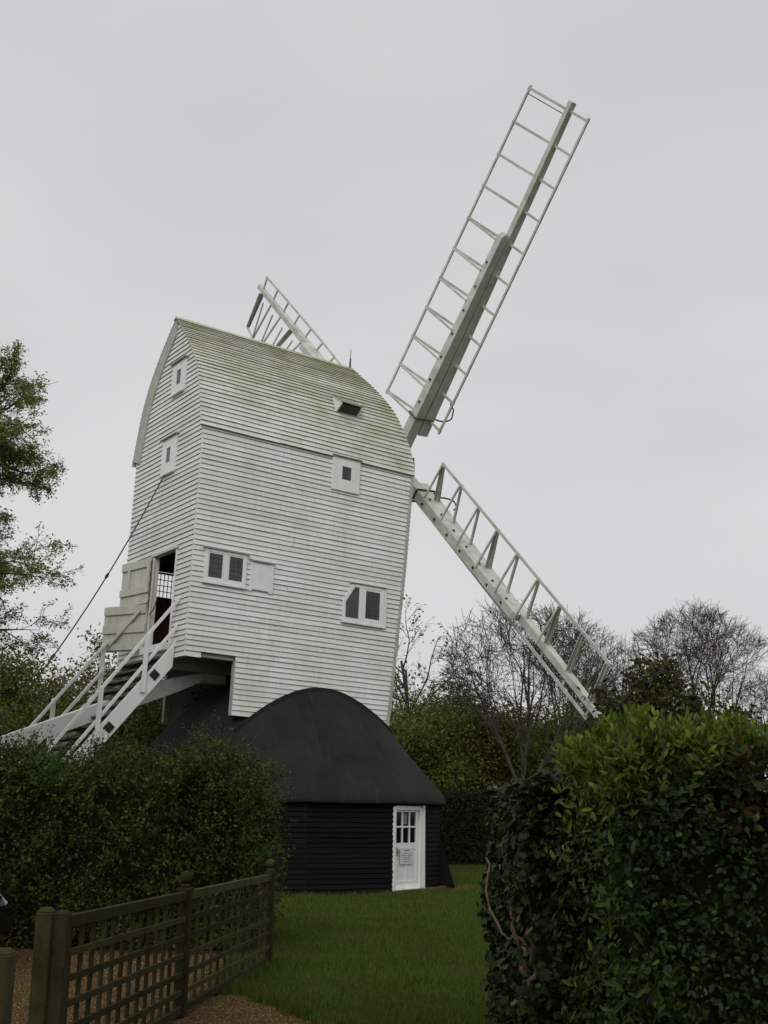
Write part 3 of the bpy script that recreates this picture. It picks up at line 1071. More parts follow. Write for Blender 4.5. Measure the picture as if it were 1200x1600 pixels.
# latticed far window
w = empty("lattice_window")
w.parent = root
mb = MB()
a, b_, c_, d_ = FWIN
for x0, x1, z0, z1 in ((a, b_, d_ - .04, d_), (a, b_, c_, c_ + .04), (a, a + .04, c_ + .04, d_ - .04), (b_ - .04, b_, c_ + .04, d_ - .04)):
    mb.box(x0, x1, W - .01, W + .05, z0, z1)
mb.build("frame", M['inner'], w)
mb = MB()
for i in range(1, 5):
    x = a + .04 + (b_ - a - .08) * i / 5
    mb.box(x - .008, x + .008, W + .012, W + .026, c_ + .04, d_ - .04)
for i in range(1, 4):
    zz = c_ + .04 + (d_ - c_ - .08) * i / 4
    mb.box(a + .04, b_ - .04, W + .010, W + .024, zz - .009, zz + .009)
mb.build("glazing_bars", M['inner'], w)
mb = MB()
mb.box(a + .04, b_ - .04, W + .030, W + .034, c_ + .04, d_ - .04)
mb.build("pane", M['clear'], w)

# door frame and two leaves standing open
df = empty("doorway")
df.parent = root
mb = MB()
for v0, v1 in ((DOOR[0] - 0.075, DOOR[0]), (DOOR[1], DOOR[1] + 0.07)):
    mb.box(UT - 0.045, UT + 0.09, -v1, -v0, DOOR[2] - 0.02, DOOR[3])
mb.build("jamb", M['white'], df, bevel=0.005)
mb = MB()
mb.box(UT - 0.07, UT + 0.09, -DOOR[1] - 0.12, -DOOR[0] + 0.12, DOOR[3], DOOR[3] + 0.06)
mb.build("lintel", M['cream'], df)
mb = MB()
mb.box(UT - 0.16, UT + 0.3, -DOOR[1] - 0.08, -DOOR[0] + 0.10, DOOR[2] - 0.18, DOOR[2] - 0.022)
mb.build("threshold", M['white'], df)


def leaf_door(name, ang, z0, z1, L_, lower):
    d = empty(name, tuple(U(UT - 0.05, DOOR[0] - 0.085, 0)), (0, 0, ang))
    d.parent = root
    # local: +y leads away from the hinge, -x is the outward face
    npl = 7
    for i in range(npl):
        mb = MB()
        mb.box(-0.028 + random.uniform(-.002, .002), 0.0, i * L_ / npl + 0.003, (i + 1) * L_ / npl - 0.003, z0, z1)
        mb.build("plank", M['cream'], d)
    mb = MB()
    x0, x1 = -0.068, -0.030
    if lower:
        for a, b_ in ((z1 - 0.20, z1 - 0.02), (z0 + 0.42, z0 + 0.62), (z0 + 0.03, z0 + 0.17)):
            mb.box(x0, x1, 0.01, L_ - 0.01, a, b_)
        mb.build("ledge", M['cream'], d, bevel=0.004)
        mb = MB()
        mb.bar((-0.078, 0.16, z1 - 0.12), (-0.078, L_ * 0.83, z0 + 0.10), 0.075, 0.045, (1, 0, 0))
        mb.build("brace", M['cream'], d)
    else:
        mb.box(x0, x1, 0.01, L_ - 0.01, z1 - 0.20, z1 - 0.01)
        mb.box(x0, x1, 0.01, L_ - 0.01, z0 + 0.24, z0 + 0.40)
        mb.box(x0, x1, 0.01, 0.11, z0 + 0.40, z1 - 0.20)
        mb.box(x0, x1, L_ - 0.38, L_ - 0.29, z0 + 0.40, z1 - 0.20)
        mb.build("ledge", M['cream'], d, bevel=0.004)
    return d


leaf_door("upper_door", R(9), 6.02, 7.06, 1.20, False)["label"] = "upper door leaf folded back against the tail"
leaf_door("lower_door", R(26), 4.93, 5.98, 1.25, True)["label"] = "lower door leaf standing further open"
mb = MB()
pts = [(UT - 0.10, 0.125, 7.0 - 0.11 * i - 0.0) for i in range(11)]
mb.tube([(x + 0.012 * (-1) ** i, y, z_) for i, (x, y, z_) in enumerate(pts)], 0.016, 5)
mb.tube([tuple(U(UT - 0.06, -0.1 + 0.07 * i, 5.74 + 0.012 * i * i)) for i in range(6)], 0.014, 5)
mb.build("door_chain", M['chain'], root)

# hooded vent on the roof slope
cw = empty("roof_vent")
cw.parent = root
tv, tz, ov, oz, bv, bz = roof_v(11.50) - .01, 11.50, 1.76, 11.17, roof_v(10.98), 10.98
u0, u1 = 0.17, 0.80
mb = MB()
for uu, du in ((u0, 0.035), (u1 - 0.035, 0.035)):
    mb.prism([U(uu, tv, tz), U(uu, ov, oz), U(uu, ov - 0.02, oz - 0.05), U(uu, bv, bz), U(uu, roof_v(11.2) - .02, 11.2)], U(du, 0, 0))
mb.build("cheek", M['white'], cw)
mb = MB()
for i in range(4):
    s0, s1 = i / 4, (i + 1) / 4 + .06
    a = np.array([ov + (tv - ov) * s0, oz + (tz - oz) * s0])
    b_ = np.array([ov + (tv - ov) * s1, oz + (tz - oz) * s1])
    board(mb, U(u0 - .02, *a), U(u1 + .02, *a), U(u0 - .02, *b_), U(u1 + .02, *b_), U(0, 0.5, 0.86), tb=0.03, tt=0.01, seg=2)
mb.build("hood", M['roof'], cw)
mb = MB()
mb.prism([U(u0 + .036, bv + .02, bz + .02), U(u0 + .036, ov - 0.06, oz - 0.02), U(u0 + .036, ov - .07, oz + .0), U(u0 + .036, bv + .01, bz + .05)], U(u1 - u0 - .072, 0, 0))
mb.build("opening_shade", M['iron'], cw)  # dark plate standing in for the shade inside the vent's open end

# lightning rod
mb = MB()
mb.tube([U(1.47, 0, 12.9), U(1.47, 0, 13.2)], [0.03, 0.02], 6)
mb.tube([U(1.47, 0, 13.2), U(1.47, 0, 13.45)], 0.009, 5)
mb.build("lightning_rod", M['iron'], root)

# tail pole under the floor, running out and down between the stair strings
def tp(u): return 4.54 + 0.432 * (u + 2.49)
mb = MB()
us = [-1.7, -2.3, -3.0, -4.0, -5.2, -7.0, -9.2]
for a, b_ in zip(us[:-1], us[1:]):
    ha = 0.20 if a > -2.9 else 0.36
    hb_ = 0.20 if b_ > -2.9 else 0.36
    za, zb = min(tp(a), 4.50), min(tp(b_), 4.50)
    mb.hexa([U(b_, 0.10, zb - hb_), U(a, 0.10, za - ha), U(a, 0.44, za - ha), U(b_, 0.44, zb - hb_), U(b_, 0.10, zb), U(a, 0.10, za), U(a, 0.44, za), U(b_, 0.44, zb)])
mb.build("tail_pole", M['white'], root, bevel=0.01)

# windshaft and sails
HUB = U(3.1796, 0, 10.642)
BETA, ALPHA = 0.087, 0.8066
AX = U(math.cos(BETA), 0, math.sin(BETA))
E1 = U(0, 1, 0)
E2 = U(-math.sin(BETA), 0, math.cos(BETA))
mb = MB()
mb.tube([HUB - AX * 3.5, HUB - AX * 0.45], 0.26, 12)
mb.build("windshaft", M['iron'], root)
mb = MB()
mb.beam(HUB - AX * 0.5, HUB + AX * 0.35, E1 * 0.19, E2 * 0.19)
mb.build("poll_end", M['iron'], root, bevel=0.02)

def make_sail(k, r0, dr, nb, tip, stock_end, v_from, WL, WR, OM0, OM1, plates=()):
    a = ALPHA + k * math.pi / 2
    d = math.cos(a) * E2 + math.sin(a) * E1
    t_ = -(-math.sin(a) * E2 + math.cos(a) * E1)       # towards the wide side
    s = empty("sail")
    s.parent = root

    def at(r, w_, off=0.0):
        o_ = OM0 + OM1 * r
        return HUB + d * r + w_ * (t_ * math.cos(o_) + AX * math.sin(o_)) + AX * off
    # stock on the mill side, whip in front of it
    mb = MB()
    mb.beam(HUB + d * 0.2 - AX * 0.17, HUB + d * stock_end - AX * 0.14, t_ * 0.155, AX * 0.15, t_ * 0.105, AX * 0.10)
    mb.beam(HUB + d * stock_end - AX * 0.14, HUB + d * (stock_end + 0.10) - AX * 0.11, t_ * 0.105, AX * 0.10, t_ * 0.085, AX * 0.05)
    mb.build("stock", M['sail'], s, bevel=0.012)
    mb = MB()
    mb.beam(HUB + d * 1.0 + AX * 0.17 - t_ * 0.02, HUB + d * tip + AX * 0.02, t_ * 0.125, AX * 0.145, t_ * 0.072, AX * 0.075)
    mb.build("whip", M['sail'], s, bevel=0.01)
    rs = [r0 - dr * i for i in range(nb)]
    # hemlaths along both edges
    for w_, nm in ((WL, "hemlath"), (-WR, "hemlath")):
        mb = MB()
        for p_, q_ in zip([rs[0] + 0.07] + rs[1:-1], rs[1:-1] + [rs[-1] - 0.09]):
            mb.bar(at(p_, w_), at(q_, w_), 0.066, 0.036, AX)
        mb.build(nm, M['sail'], s)
    for i, r in enumerate(rs):
        jr = random.uniform(-0.012, 0.012)
        hub_pt = HUB + d * (r + jr) + AX * (0.20 - 0.017 * r)
        mb = MB()
        mb.bar(hub_pt - t_ * 0.02, at(r + jr, WL + 0.04), 0.062, 0.042, AX)
        mb.build("sail_bar", M['sail'], s)
        mb = MB()
        mb.bar(at(r + jr, -WR - 0.03), hub_pt - t_ * 0.03, 0.058, 0.042, AX)
        mb.build("sail_bar", M['sail'], s)
        if i >= v_from:
            mb = MB()
            mb.bar(HUB + d * (r - 0.02) - AX * 0.28 + t_ * 0.08, at(r - 0.02, WL - 0.02, -0.03), 0.048, 0.036, AX)
            mb.build("bar_stay", M['sail'], s)
        if i in plates:
            mb = MB()
            p_, q_ = hub_pt - d * 0.04 - AX * 0.02 + t_ * 0.10, at(r - 0.03, WL - 0.03)
            mb.beam(p_, q_, d * 0.012, AX * 0.10, d * 0.012, AX * 0.065)
            mb.build("shutter_board", M['sail'], s)
    mb = MB()
    mb.bar(at(rs[0] - 0.13, 0.05), at(rs[0] - 0.13, WL), 0.02, 0.02, AX)
    mb.build("tip_rod", M['iron'], s)
    # clamp band and looped iron near the inner end
    mb = MB()
    for zz in (1.5, 2.55):
        c = HUB + d * zz
        for p_, q_ in ((c - t_ * 0.18 - AX * 0.34, c + t_ * 0.18 - AX * 0.34), (c + t_ * 0.18 - AX * 0.34, c + t_ * 0.18 + AX * 0.24), (c + t_ * 0.18 + AX * 0.24, c - t_ * 0.18 + AX * 0.24), (c - t_ * 0.18 + AX * 0.24, c - t_ * 0.18 - AX * 0.34)):
            if zz < 2: mb.bar(p_, q_, 0.05, 0.016, d)
    p0 = HUB + d * 1.5 + AX * 0.28
    arc = [p0 + AX * 0.62 * math.sin(x) + d * (0.10 * (1 - math.cos(x)) - 0.07 * math.sin(2 * x)) for x in np.linspace(0, 1.57, 8)]
    mb.tube(arc, 0.022, 5)
    mb.tube([arc[-1], arc[-1] + d * 0.24 - AX * 0.07, p0 + d * 0.50 + AX * 0.36], 0.02, 5)
    mb.build("clamp_iron", M['iron'], s)
    mb = MB()
    for i in range(7):
        c = HUB + d * (1.9 + i * 0.66) - AX * (0.33 - 0.012 * i)
        mb.bar(c + AX * 0.03, c - AX * 0.012, 0.05, 0.05, d)
        c = HUB + d * (1.9 + i * 0.66) + t_ * (0.17 - 0.008 * i) - AX * 0.15
        mb.bar(c - t_ * 0.03, c + t_ * 0.012, 0.05, 0.05, d)
    mb.build("bolts", M['iron'], s)
    return s


make_sail(0, 9.783, 0.8313, 11, 9.98, 6.55, 4, 1.338, 0.653, -0.3689, 0.0148)["label"] = "upper sail on the near side rising against the sky"
make_sail(1, 9.30, 0.932, 9, 10.25, 6.30, 2, 1.179, 0.331, -0.158, -0.003, (0, 1, 2, 5, 8))["label"] = "lower sail on the near side slanting down to the trees"
make_sail(-1, 10.51, 0.857, 11, 10.80, 6.6, 1, 1.373, 0.455, -1.20, 0.113, (0, 3, 6, 9))["label"] = "sail on the far side showing above the roof"
make_sail(2, 9.783, 0.83, 11, 9.98, 6.4, 4, 1.338, 0.50, -0.3, 0.01)["label"] = "lower sail on the far side behind the body"

# ------------------------------------------------------------------ stair up to the tail door
st = empty("staircase", tuple(root.location), (0, LEAN, PSI))
tag(st, "steep white wooden staircase with rails climbing to the open mill door", "staircase")
SN, SF = 1.35, -0.97


def st_z(u): return 4.88 + 1.262 * (u + 3.5)


def sbeam(mb, u0, z0, u1, z1, v0, v1, hz):
    mb.hexa([U(u1, v0, z1 - hz), U(u0, v0, z0 - hz), U(u0, v1, z0 - hz), U(u1, v1, z1 - hz), U(u1, v0, z1), U(u0, v0, z0), U(u0, v1, z0), U(u1, v1, z1)])


ub_ = -7.15
for v in (SN, SF):
    mb = MB()
    sbeam(mb, -3.46, st_z(-3.46), ub_, st_z(ub_), v - 0.035, v + 0.035, 0.50)
    mb.build("stringer", M['white'], st, bevel=0.008)
n_tr = 20
for i in range(n_tr):
    u = -3.62 - i * 0.172
    zt = st_z(u) - 0.10
    if zt < 0.2: break
    mb = MB()
    jz = random.uniform(-.006, .006)
    mb.box(u - 0.13, u + 0.14, -(SN - 0.037), -(SF + 0.037), zt - 0.045 + jz, zt + jz)
    mb.build("tread", M['tread'], st)
for v, sgn in ((SN + 0.012, 1), (SF - 0.06, -1)):
    rz0, sl_ = (5.975, 1.345) if sgn > 0 else (5.99, 1.32)
    for off, nm in ((0.0, "handrail"), (-0.60, "mid_rail")):
        mb = MB()
        ue = -6.55
        us_ = -3.41 if sgn > 0 else -4.0
        sbeam(mb, us_, rz0 + off + sl_ * (us_ + 3.41), ue, rz0 + off + sl_ * (ue + 3.41), v - 0.03, v + 0.03, 0.105)
        mb.build(nm, M['white'], st, bevel=0.006)
    for up_ in ((-4.10, -5.0, -6.0) if sgn > 0 else (-4.06, -5.08, -6.0)):
        mb = MB()
        vo = v + sgn * 0.055
        zt = rz0 + sl_ * (up_ + 3.41)
        mb.box(up_ - 0.045, up_ + 0.045, -max(vo - .025, vo + .025), -min(vo - .025, vo + .025), st_z(up_) - 0.30, zt - 0.005)
        mb.build("baluster", M['white'], st)
mb = MB()
mb.box(-3.46, -3.38, -(SN + .03), -(SF - .03), 4.86, 4.99)
mb.build("landing_board", M['white'], st)
for u, zz in ((-3.86, 4.215), (-4.75, 3.055)):
    mb = MB()
    s_ = 0.085
    d1 = np.array([0.62, 0, 0.785]) * s_
    d2 = np.array([-0.785, 0, 0.62]) * s_
    c = U(u, SN + 0.034, zz)
    mb.beam(c, c + U(0, 0.03, 0), d1, d2)
    mb.build("tie_end", M['inner'], st)

# brake rope from the tail window down to the tail pole
rp = MB()
p0, p1 = U(UT - 0.07, 0.10, 9.0), U(-6.95, 0.22, 2.60)
pts = []
for i in range(25):
    s = i / 24
    q = p0 + (p1 - p0) * s
    q[2] -= 0.52 * 4 * s * (1 - s)
    pts.append(q)
rp.tube(pts, 0.016, 5)
rope = empty("rope", tuple(root.location), (0, LEAN, PSI))
tag(rope, "thin dark rope stretched from the middle tail window down past the stairs", "rope")
rp.build("line", M['rope'], rope, smooth=True)
for i in (8, 15):
    mb = MB()
    q = pts[i]
    dd = (pts[i + 1] - pts[i]) / np.linalg.norm(pts[i + 1] - pts[i])
    mb.tube([q - dd * 0.07, q - dd * 0.03, q + dd * 0.03, q + dd * 0.07], [0.018, 0.034, 0.034, 0.018], 6)
    mb.build("knot", M['rope'], rope, smooth=True)

# ------------------------------------------------------------------ roundhouse
rh = empty("roundhouse", tuple(MILL))
tag(rh, "round black tarred building with a felt cone roof under the mill", "roundhouse")
RW, K0 = 3.83, R(13.9)


def corner(i, r=RW):
    a = K0 + i * R(30)
    return np.array([math.sin(a) * r, -math.cos(a) * r, 0.0])


def face(i):
    c0, c1 = corner(i), corner(i + 1)
    t_ = (c1 - c0) / np.linalg.norm(c1 - c0)
    nn = np.array([t_[1], -t_[0], 0.0])
    return c0, t_, nn, np.linalg.norm(c1 - c0)


FW = face(0)[3]
DZ0, DZ1, DS0, DS1 = 0.0, 1.70, 0.0, 1.26
mbo = MB()
for i in range(-3, 9):
    c0, t_, nn, L_ = face(i)
    zz = 0.0
    while zz < 1.86:
        s0 = 0.0
        if i == 1: s0 = DS1
        A_, B_ = c0 + t_ * (s0 - 0.006), c0 + t_ * (L_ + 0.004)
        up_ = np.array([0, 0, 0.115])
        mb = MB() if i in (-1, 0, 1, 2) else mbo
        board(mb, A_ + [0, 0, zz], B_ + [0, 0, zz], A_ + up_ + [0, 0, zz], B_ + up_ + [0, 0, zz], nn, tb=0.036, tt=0.008, seg=4 if mb is not mbo else 1, jit=0.007)
        if mb is not mbo: mb.build("weatherboard", M['tar'], rh)
        zz += 0.1
o = mbo.build("back_weatherboarding", M['tar'], rh)
o["kind"] = "stuff"
mb = MB()
for i in range(-3, 9):
    if i == 1: continue
    c0, t_, nn, L_ = face(i)
    A_, B_ = c0 - nn * 0.03, c0 + t_ * L_ - nn * 0.03
    mb.hexa([A_ - nn * .04, B_ - nn * .04, B_, A_, A_ - nn * .04 + [0, 0, 1.95], B_ - nn * .04 + [0, 0, 1.95], B_ + [0, 0, 1.95], A_ + [0, 0, 1.95]])
mb.build("inner_wall", M['inner'], rh)
# felt roof, softly faceted, with lapped seams
prof = [(3.70, 1.81), (3.92, 1.785), (3.955, 1.80), (3.945, 1.86), (3.915, 1.95), (3.85, 2.04), (3.50, 2.415), (3.10, 2.86), (2.60, 3.45), (2.30, 3.76), (1.785, 4.27), (1.30, 4.66), (0.9, 4.74), (0.0, 4.745)]
kk = 96
V, F = [], []
for j, (r, zz) in enumerate(prof):
    for i in range(kk):
        a = K0 + 2 * math.pi * i / kk
        frac = ((a - K0) / R(30)) % 1.0
        facet = math.cos(R(15)) / math.cos((frac - 0.5) * R(30))
        blend = 0.75 if r > 3.0 else 0.75 * max(0, (r - 1.5) / 1.5)
        rr = r * (1 + (facet - 1) * blend + 0.011 * blend)
        seam = 0.006 if (i % 8) in (0,) else 0.0
        V.append((rr * math.sin(a), -rr * math.cos(a), zz + seam + 0.008 * math.sin(i * 1.7 + j) * (1 if 4 < j < 11 else 0) - (0.02 * abs(math.sin(3.1 * a)) if j < 4 else 0)))
for j in range(len(prof) - 1):
    for i in range(kk):
        F.append((j * kk + i, j * kk + (i + 1) % kk, (j + 1) * kk + (i + 1) % kk, (j + 1) * kk + i))
np_mesh("roof", np.array(V), np.array(F), M['felt'], rh, True)
# felt upstand along the line where the mill wall meets the cone
Mr = Matrix.Translation(root.location) @ root.rotation_euler.to_matrix().to_4x4()
prz = sorted((r, z_) for r, z_ in prof[4:])
pts = []
for u in np.linspace(-2.12, 1.95, 34):
    z_ = 4.0
    for _ in range(30):
        q = Mr @ Vector(U(u, W + 0.045, z_))
        r_ = math.hypot(q.x - MILL[0], q.y - MILL[1])
        z_ += 0.7 * (float(np.interp(r_, [p_[0] for p_ in prz], [p_[1] for p_ in prz])) - q.z)
    pts.append(np.array(Mr @ Vector(U(u, W + 0.03, z_ + 0.0))) - MILL)
mb = MB()
upz = np.array([0, 0, 1.0])
wn_ = np.array(Mr.to_3x3() @ Vector((0, -1, 0)))
for a, b_ in zip(pts[:-1], pts[1:]):
    mb.beam(a, b_, wn_ * 0.035, upz * 0.07)
mb.build("felt_upstand", M['felt'], rh)
# felt seams as raised strips
for i in range(12):
    a = K0 + R(30) * i + R(9)
    mb = MB()
    pr = prof[4:11]
    for (r0_, z0_), (r1_, z1_) in zip(pr[:-1], pr[1:]):
        t_ = np.array([math.cos(a), math.sin(a), 0])
        def rp_(r, z_):
            frac = ((a - K0) / R(30)) % 1.0
            facet = math.cos(R(15)) / math.cos((frac - 0.5) * R(30))
            bl = 0.75 if r > 3.0 else 0.75 * max(0, (r - 1.5) / 1.5)
            rr = r * (1 + (facet - 1) * bl + 0.011 * bl) - 0.004
            return np.array([math.sin(a) * rr, -math.cos(a) * rr, z_])
        o_ = np.array([math.sin(a) * .7, -math.cos(a) * .7, .7]) * 0.005
        mb.beam(rp_(r0_, z0_) + o_, rp_(r1_, z1_) + o_, t_ * 0.016, o_ * 0.6)
    mb.build("felt_seam", M['felt'], rh)

# white half-glazed door on the second face
c0, t_, nn, L_ = face(1)


def DF(s, z_, out=0.0): return c0 + t_ * s + nn * out + np.array([0, 0, z_])


def dbox(mb, s0, s1, z0, z1, o0, o1):
    mb.hexa([DF(s0, z0, o0), DF(s1, z0, o0), DF(s1, z0, o1), DF(s0, z0, o1), DF(s0, z1, o0), DF(s1, z1, o0), DF(s1, z1, o1), DF(s0, z1, o1)])


fr = empty("door_frame")
fr.parent = rh
for s0, s1, z0, z1 in ((-0.03, 0.045, 0.03, 1.72), (1.06, 1.16, 0.03, 1.72), (1.165, 1.26, 0.0, 1.76), (0.045, 1.06, 1.655, 1.74)):
    mb = MB()
    dbox(mb, s0, s1, z0, z1, -0.06, 0.05 if s0 != 1.165 else 0.062)
    mb.build("frame_board", M['white'], fr, bevel=0.004)
dr_ = empty("door")
dr_.parent = rh
dr_["label"] = "white door glazed with six panes above a notice"
mb = MB()
x0, x1, zb_, zt_ = 0.05, 1.055, 0.07, 1.65
o0, o1 = -0.035, 0.005
cols = [x0 + 0.055, x0 + 0.315, x0 + 0.355, x0 + 0.615, x0 + 0.655, x0 + 0.905]
rows = [0.985, 1.295, 1.33, 1.615]
dbox(mb, x0, cols[0], zb_, zt_, o0, o1)
dbox(mb, cols[5], x1, zb_, zt_, o0, o1)
dbox(mb, cols[0], cols[5], rows[3], zt_, o0, o1)
dbox(mb, cols[0], cols[5], 0.85, rows[0], o0, o1)
dbox(mb, cols[0], cols[5], zb_, 0.22, o0, o1)
dbox(mb, x0 + 0.45, x0 + 0.53, 0.22, 0.85, o0, o1)
mb.build("leaf_frame", M['white'], dr_, bevel=0.003)
mb = MB()
dbox(mb, cols[1], cols[2], rows[0], rows[3], o0 + .004, o1 - .004)
dbox(mb, cols[3], cols[4], rows[0], rows[3], o0 + .004, o1 - .004)
for a, b_ in ((cols[0], cols[1]), (cols[2], cols[3]), (cols[4], cols[5])):
    dbox(mb, a, b_, rows[1], rows[2], o0 + .004, o1 - .004)
mb.build("glazing_bars", M['white'], dr_)
for a, b_ in ((cols[0], cols[1]), (cols[2], cols[3]), (cols[4], cols[5])):
    for c_, d_ in ((rows[0], rows[1]), (rows[2], rows[3])):
        mb = MB()
        dbox(mb, a, b_, c_, d_, -0.020, -0.016)
        mb.build("pane", M['glass'], dr_)
for a, b_ in ((cols[0], x0 + 0.45), (x0 + 0.53, cols[5])):
    mb = MB()
    dbox(mb, a, b_, 0.22, 0.85, -0.03, -0.012)
    mb.build("panel", M['white'], dr_)
mb = MB()
mb.hexa([DF(x0, 0.05, 0.007), DF(x1, 0.05, 0.007), DF(x1, 0.05, 0.06), DF(x0, 0.05, 0.06), DF(x0, 0.16, 0.007), DF(x1, 0.16, 0.007), DF(x1, 0.12, 0.02), DF(x0, 0.12, 0.02)])
mb.build("weather_bar", M['white'], dr_)
mb = MB()
hp = [DF(0.07, 0.72, 0.02), DF(0.065, 0.74, 0.06), DF(0.055, 0.81, 0.075), DF(0.065, 0.88, 0.06), DF(0.07, 0.90, 0.02)]
mb.tube(hp, 0.011, 6)
mb.bar(DF(0.07, 0.81, 0.02), DF(0.22, 0.805, 0.02), 0.02, 0.02)
mb.build("handle", M['iron'], dr_)
# dark room behind the glass
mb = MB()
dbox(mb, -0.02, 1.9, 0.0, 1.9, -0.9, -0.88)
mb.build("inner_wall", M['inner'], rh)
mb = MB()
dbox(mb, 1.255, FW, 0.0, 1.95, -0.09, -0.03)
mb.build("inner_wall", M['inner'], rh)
mb = MB()
dbox(mb, -0.02, 1.28, -0.02, 0.045, -0.05, 0.16)
mb.build("doorstep", M['step_brick'], rh, bevel=0.01)
for i in range(7):
    mb = MB()
    s0 = 1.30 + i * 0.11
    j = random.uniform(0.0, 0.03)
    dbox(mb, s0, s0 + random.uniform(.07, .10), -0.02, 0.03 + j, 0.05, 0.14 + j)
    mb.build("footing_brick", M['step_brick'], rh, bevel=0.01)
# tarred sloping cover at the foot of the far corner
c2, t2, n2, L2 = face(2)
for i in range(5):
    mb = MB()
    a, b_ = 0.01 + i * 0.17, 0.01 + i * 0.17 + 0.164
    q = lambda s_, o_, z_: c2 + t2 * s_ + n2 * o_ + np.array([0, 0, z_])
    lo = random.uniform(-.02, .05)
    mb.prism([q(a, -0.02, 1.0), q(a, 0.06, 1.0), q(a, 0.36, lo), q(a, 0.30, lo - 0.01), q(a, -0.02, 0.0)], t2 * (b_ - a))
    mb.build("sloping_board", M['tar'], rh)

# notice fixed to the door and a paper behind the glass
nb_ = empty("notice_board", tuple(MILL))
tag(nb_, "white notice of small illegible print fixed to the roundhouse door", "notice")
mb = MB()
dbox(mb, 0.26, 0.80, 0.555, 0.885, 0.012, 0.026)
mb.build("board", M['paper'], nb_, bevel=0.003)
mb = MB()
for z_, s0, s1, hgt in ((0.835, 0.42, 0.64, 0.030), (0.775, 0.36, 0.70, 0.013), (0.735, 0.31, 0.76, 0.015), (0.695, 0.36, 0.68, 0.013), (0.655, 0.39, 0.66, 0.013), (0.605, 0.39, 0.67, 0.013)):
    s = s0
    while s < s1:
        w_ = random.uniform(.012, .022)
        dbox(mb, s, min(s + w_, s1), z_ - hgt / 2, z_ + hgt / 2 * random.uniform(.4, 1), 0.026, 0.0275)
        s += w_ + random.uniform(.006, .014)
mb.build("print", M['ink'], nb_)
pp = empty("paper_notice", tuple(MILL))
tag(pp, "small paper notice behind the upper middle pane of the roundhouse door", "notice")
mb = MB()
dbox(mb, cols[2] + 0.045, cols[3] - 0.055, 1.37, 1.575, -0.032, -0.029)
mb.build("sheet", M['paper'], pp)
mb = MB()
for i in range(5):
    dbox(mb, cols[2] + 0.075, cols[3] - 0.085, 1.40 + .034 * i, 1.412 + .034 * i, -0.029, -0.0285)
mb.build("print", M['ink'], pp)

# ------------------------------------------------------------------ lattice fence
FP = [(-1.83, 7.3), (-1.548, 10.04), (-1.175, 13.45)]
fence = empty("lattice_fence", (FP[1][0], FP[1][1], 0))
tag(fence, "weathered wooden lattice fence with ball topped posts beside the gravel drive", "fence")
FO = np.array([FP[1][0], FP[1][1], 0.0])


def fpost(x, y, h, w, ball, yaw):
    mb = MB()
    ca, sa = math.cos(yaw), math.sin(yaw)
    a, b_ = np.array([ca, sa, 0]) * w / 2, np.array([-sa, ca, 0]) * w / 2
    p_ = np.array([x, y, 0]) - FO
    mb.beam(p_ + [0, 0, -0.2], p_ + [0, 0, h - .012], a, b_)
    if not ball: mb.beam(p_ + [0, 0, h - .012], p_ + [0, 0, h + 0.015], a, b_, a * .55, b_ * .55)
    o_ = mb.build("post", M['fence'], fence, bevel=0.008)
    if ball:
        mb = MB()
        mb.beam(p_ + [0, 0, h - .010], p_ + [0, 0, h + 0.018], a * 1.22, b_ * 1.22)
        mb.build("post_cap", M['fence'], o_, bevel=0.005)
        mb = MB()
        rb = 0.053
        prof_ = [(0.0, h + .018), (0.042, h + 0.018), (0.036, h + .04), (0.024, h + .052)] + [(rb * math.sin(q), h + .095 - rb * math.cos(q)) for q in np.linspace(0.5, math.pi, 9)]
        mb.lathe(prof_, tuple(p_), 14)
        mb.build("ball_finial", M['fence'], o_, True)


yaw = math.atan2(FP[1][1] - FP[0][1], FP[1][0] - FP[0][0]) - math.pi / 2
fpost(FP[0][0], FP[0][1], 0.985, 0.085, False, yaw)
fpost(FP[0][0] - 0.09, FP[0][1] - 0.02, 1.0, 0.095, False, yaw)
fpost(FP[1][0], FP[1][1], 0.955, 0.09, True, yaw)
fpost(FP[2][0], FP[2][1], 0.935, 0.09, True, yaw)
for pi_ in range(2):
    A_, B_ = np.array([*FP[pi_], 0.0]) - FO, np.array([*FP[pi_ + 1], 0.0]) - FO
    d = (B_ - A_) / np.linalg.norm(B_ - A_)
    nrm = np.array([d[1], -d[0], 0])        # towards +x, the lawn side
    A_, B_ = A_ + d * 0.05, B_ - d * 0.05
    h0, h1 = (0.965, 0.945) if pi_ == 0 else (0.945, 0.925)
    Lp = np.linalg.norm(B_ - A_)
    mb = MB()
    mb.beam(A_ + [0, 0, h0 - 0.035], B_ + [0, 0, h1 - 0.035], nrm * 0.026, np.array([0, 0, 0.035]))
    mb.build("top_rail", M['fence'], fence, bevel=0.006)
    mb = MB()
    mb.beam(A_ + [0, 0, 0.06], B_ + [0, 0, 0.06], nrm * 0.026, np.array([0, 0, 0.03]))
    mb.build("bottom_rail", M['fence'], fence, bevel=0.006)
    for j in range(5):
        zz = 0.06 + (0.885 - 0.06) * (j + 0.95) / 5.9
        mb = MB()
        jz = random.uniform(-.006, .006)
        mb.beam(A_ + nrm * 0.018 + [0, 0, zz * h0 / .96], B_ + nrm * 0.018 + [0, 0, zz * h1 / .96 + jz], nrm * 0.010, np.array([0, 0, 0.019]))
        mb.build("lattice_rail", M['fence'], fence)
    ns = 13
    for j in range(ns):
        q = A_ + d * Lp * (j + 0.5) / ns
        mb = MB()
        jx = d * random.uniform(-.006, .006)
        mb.beam(q + [0, 0, 0.075] - nrm * 0.004, q + jx + [0, 0, (h0 + (h1 - h0) * j / ns) - 0.07] - nrm * 0.004, d * 0.019, nrm * 0.010)
        mb.build("lattice_slat", M['fence'], fence)

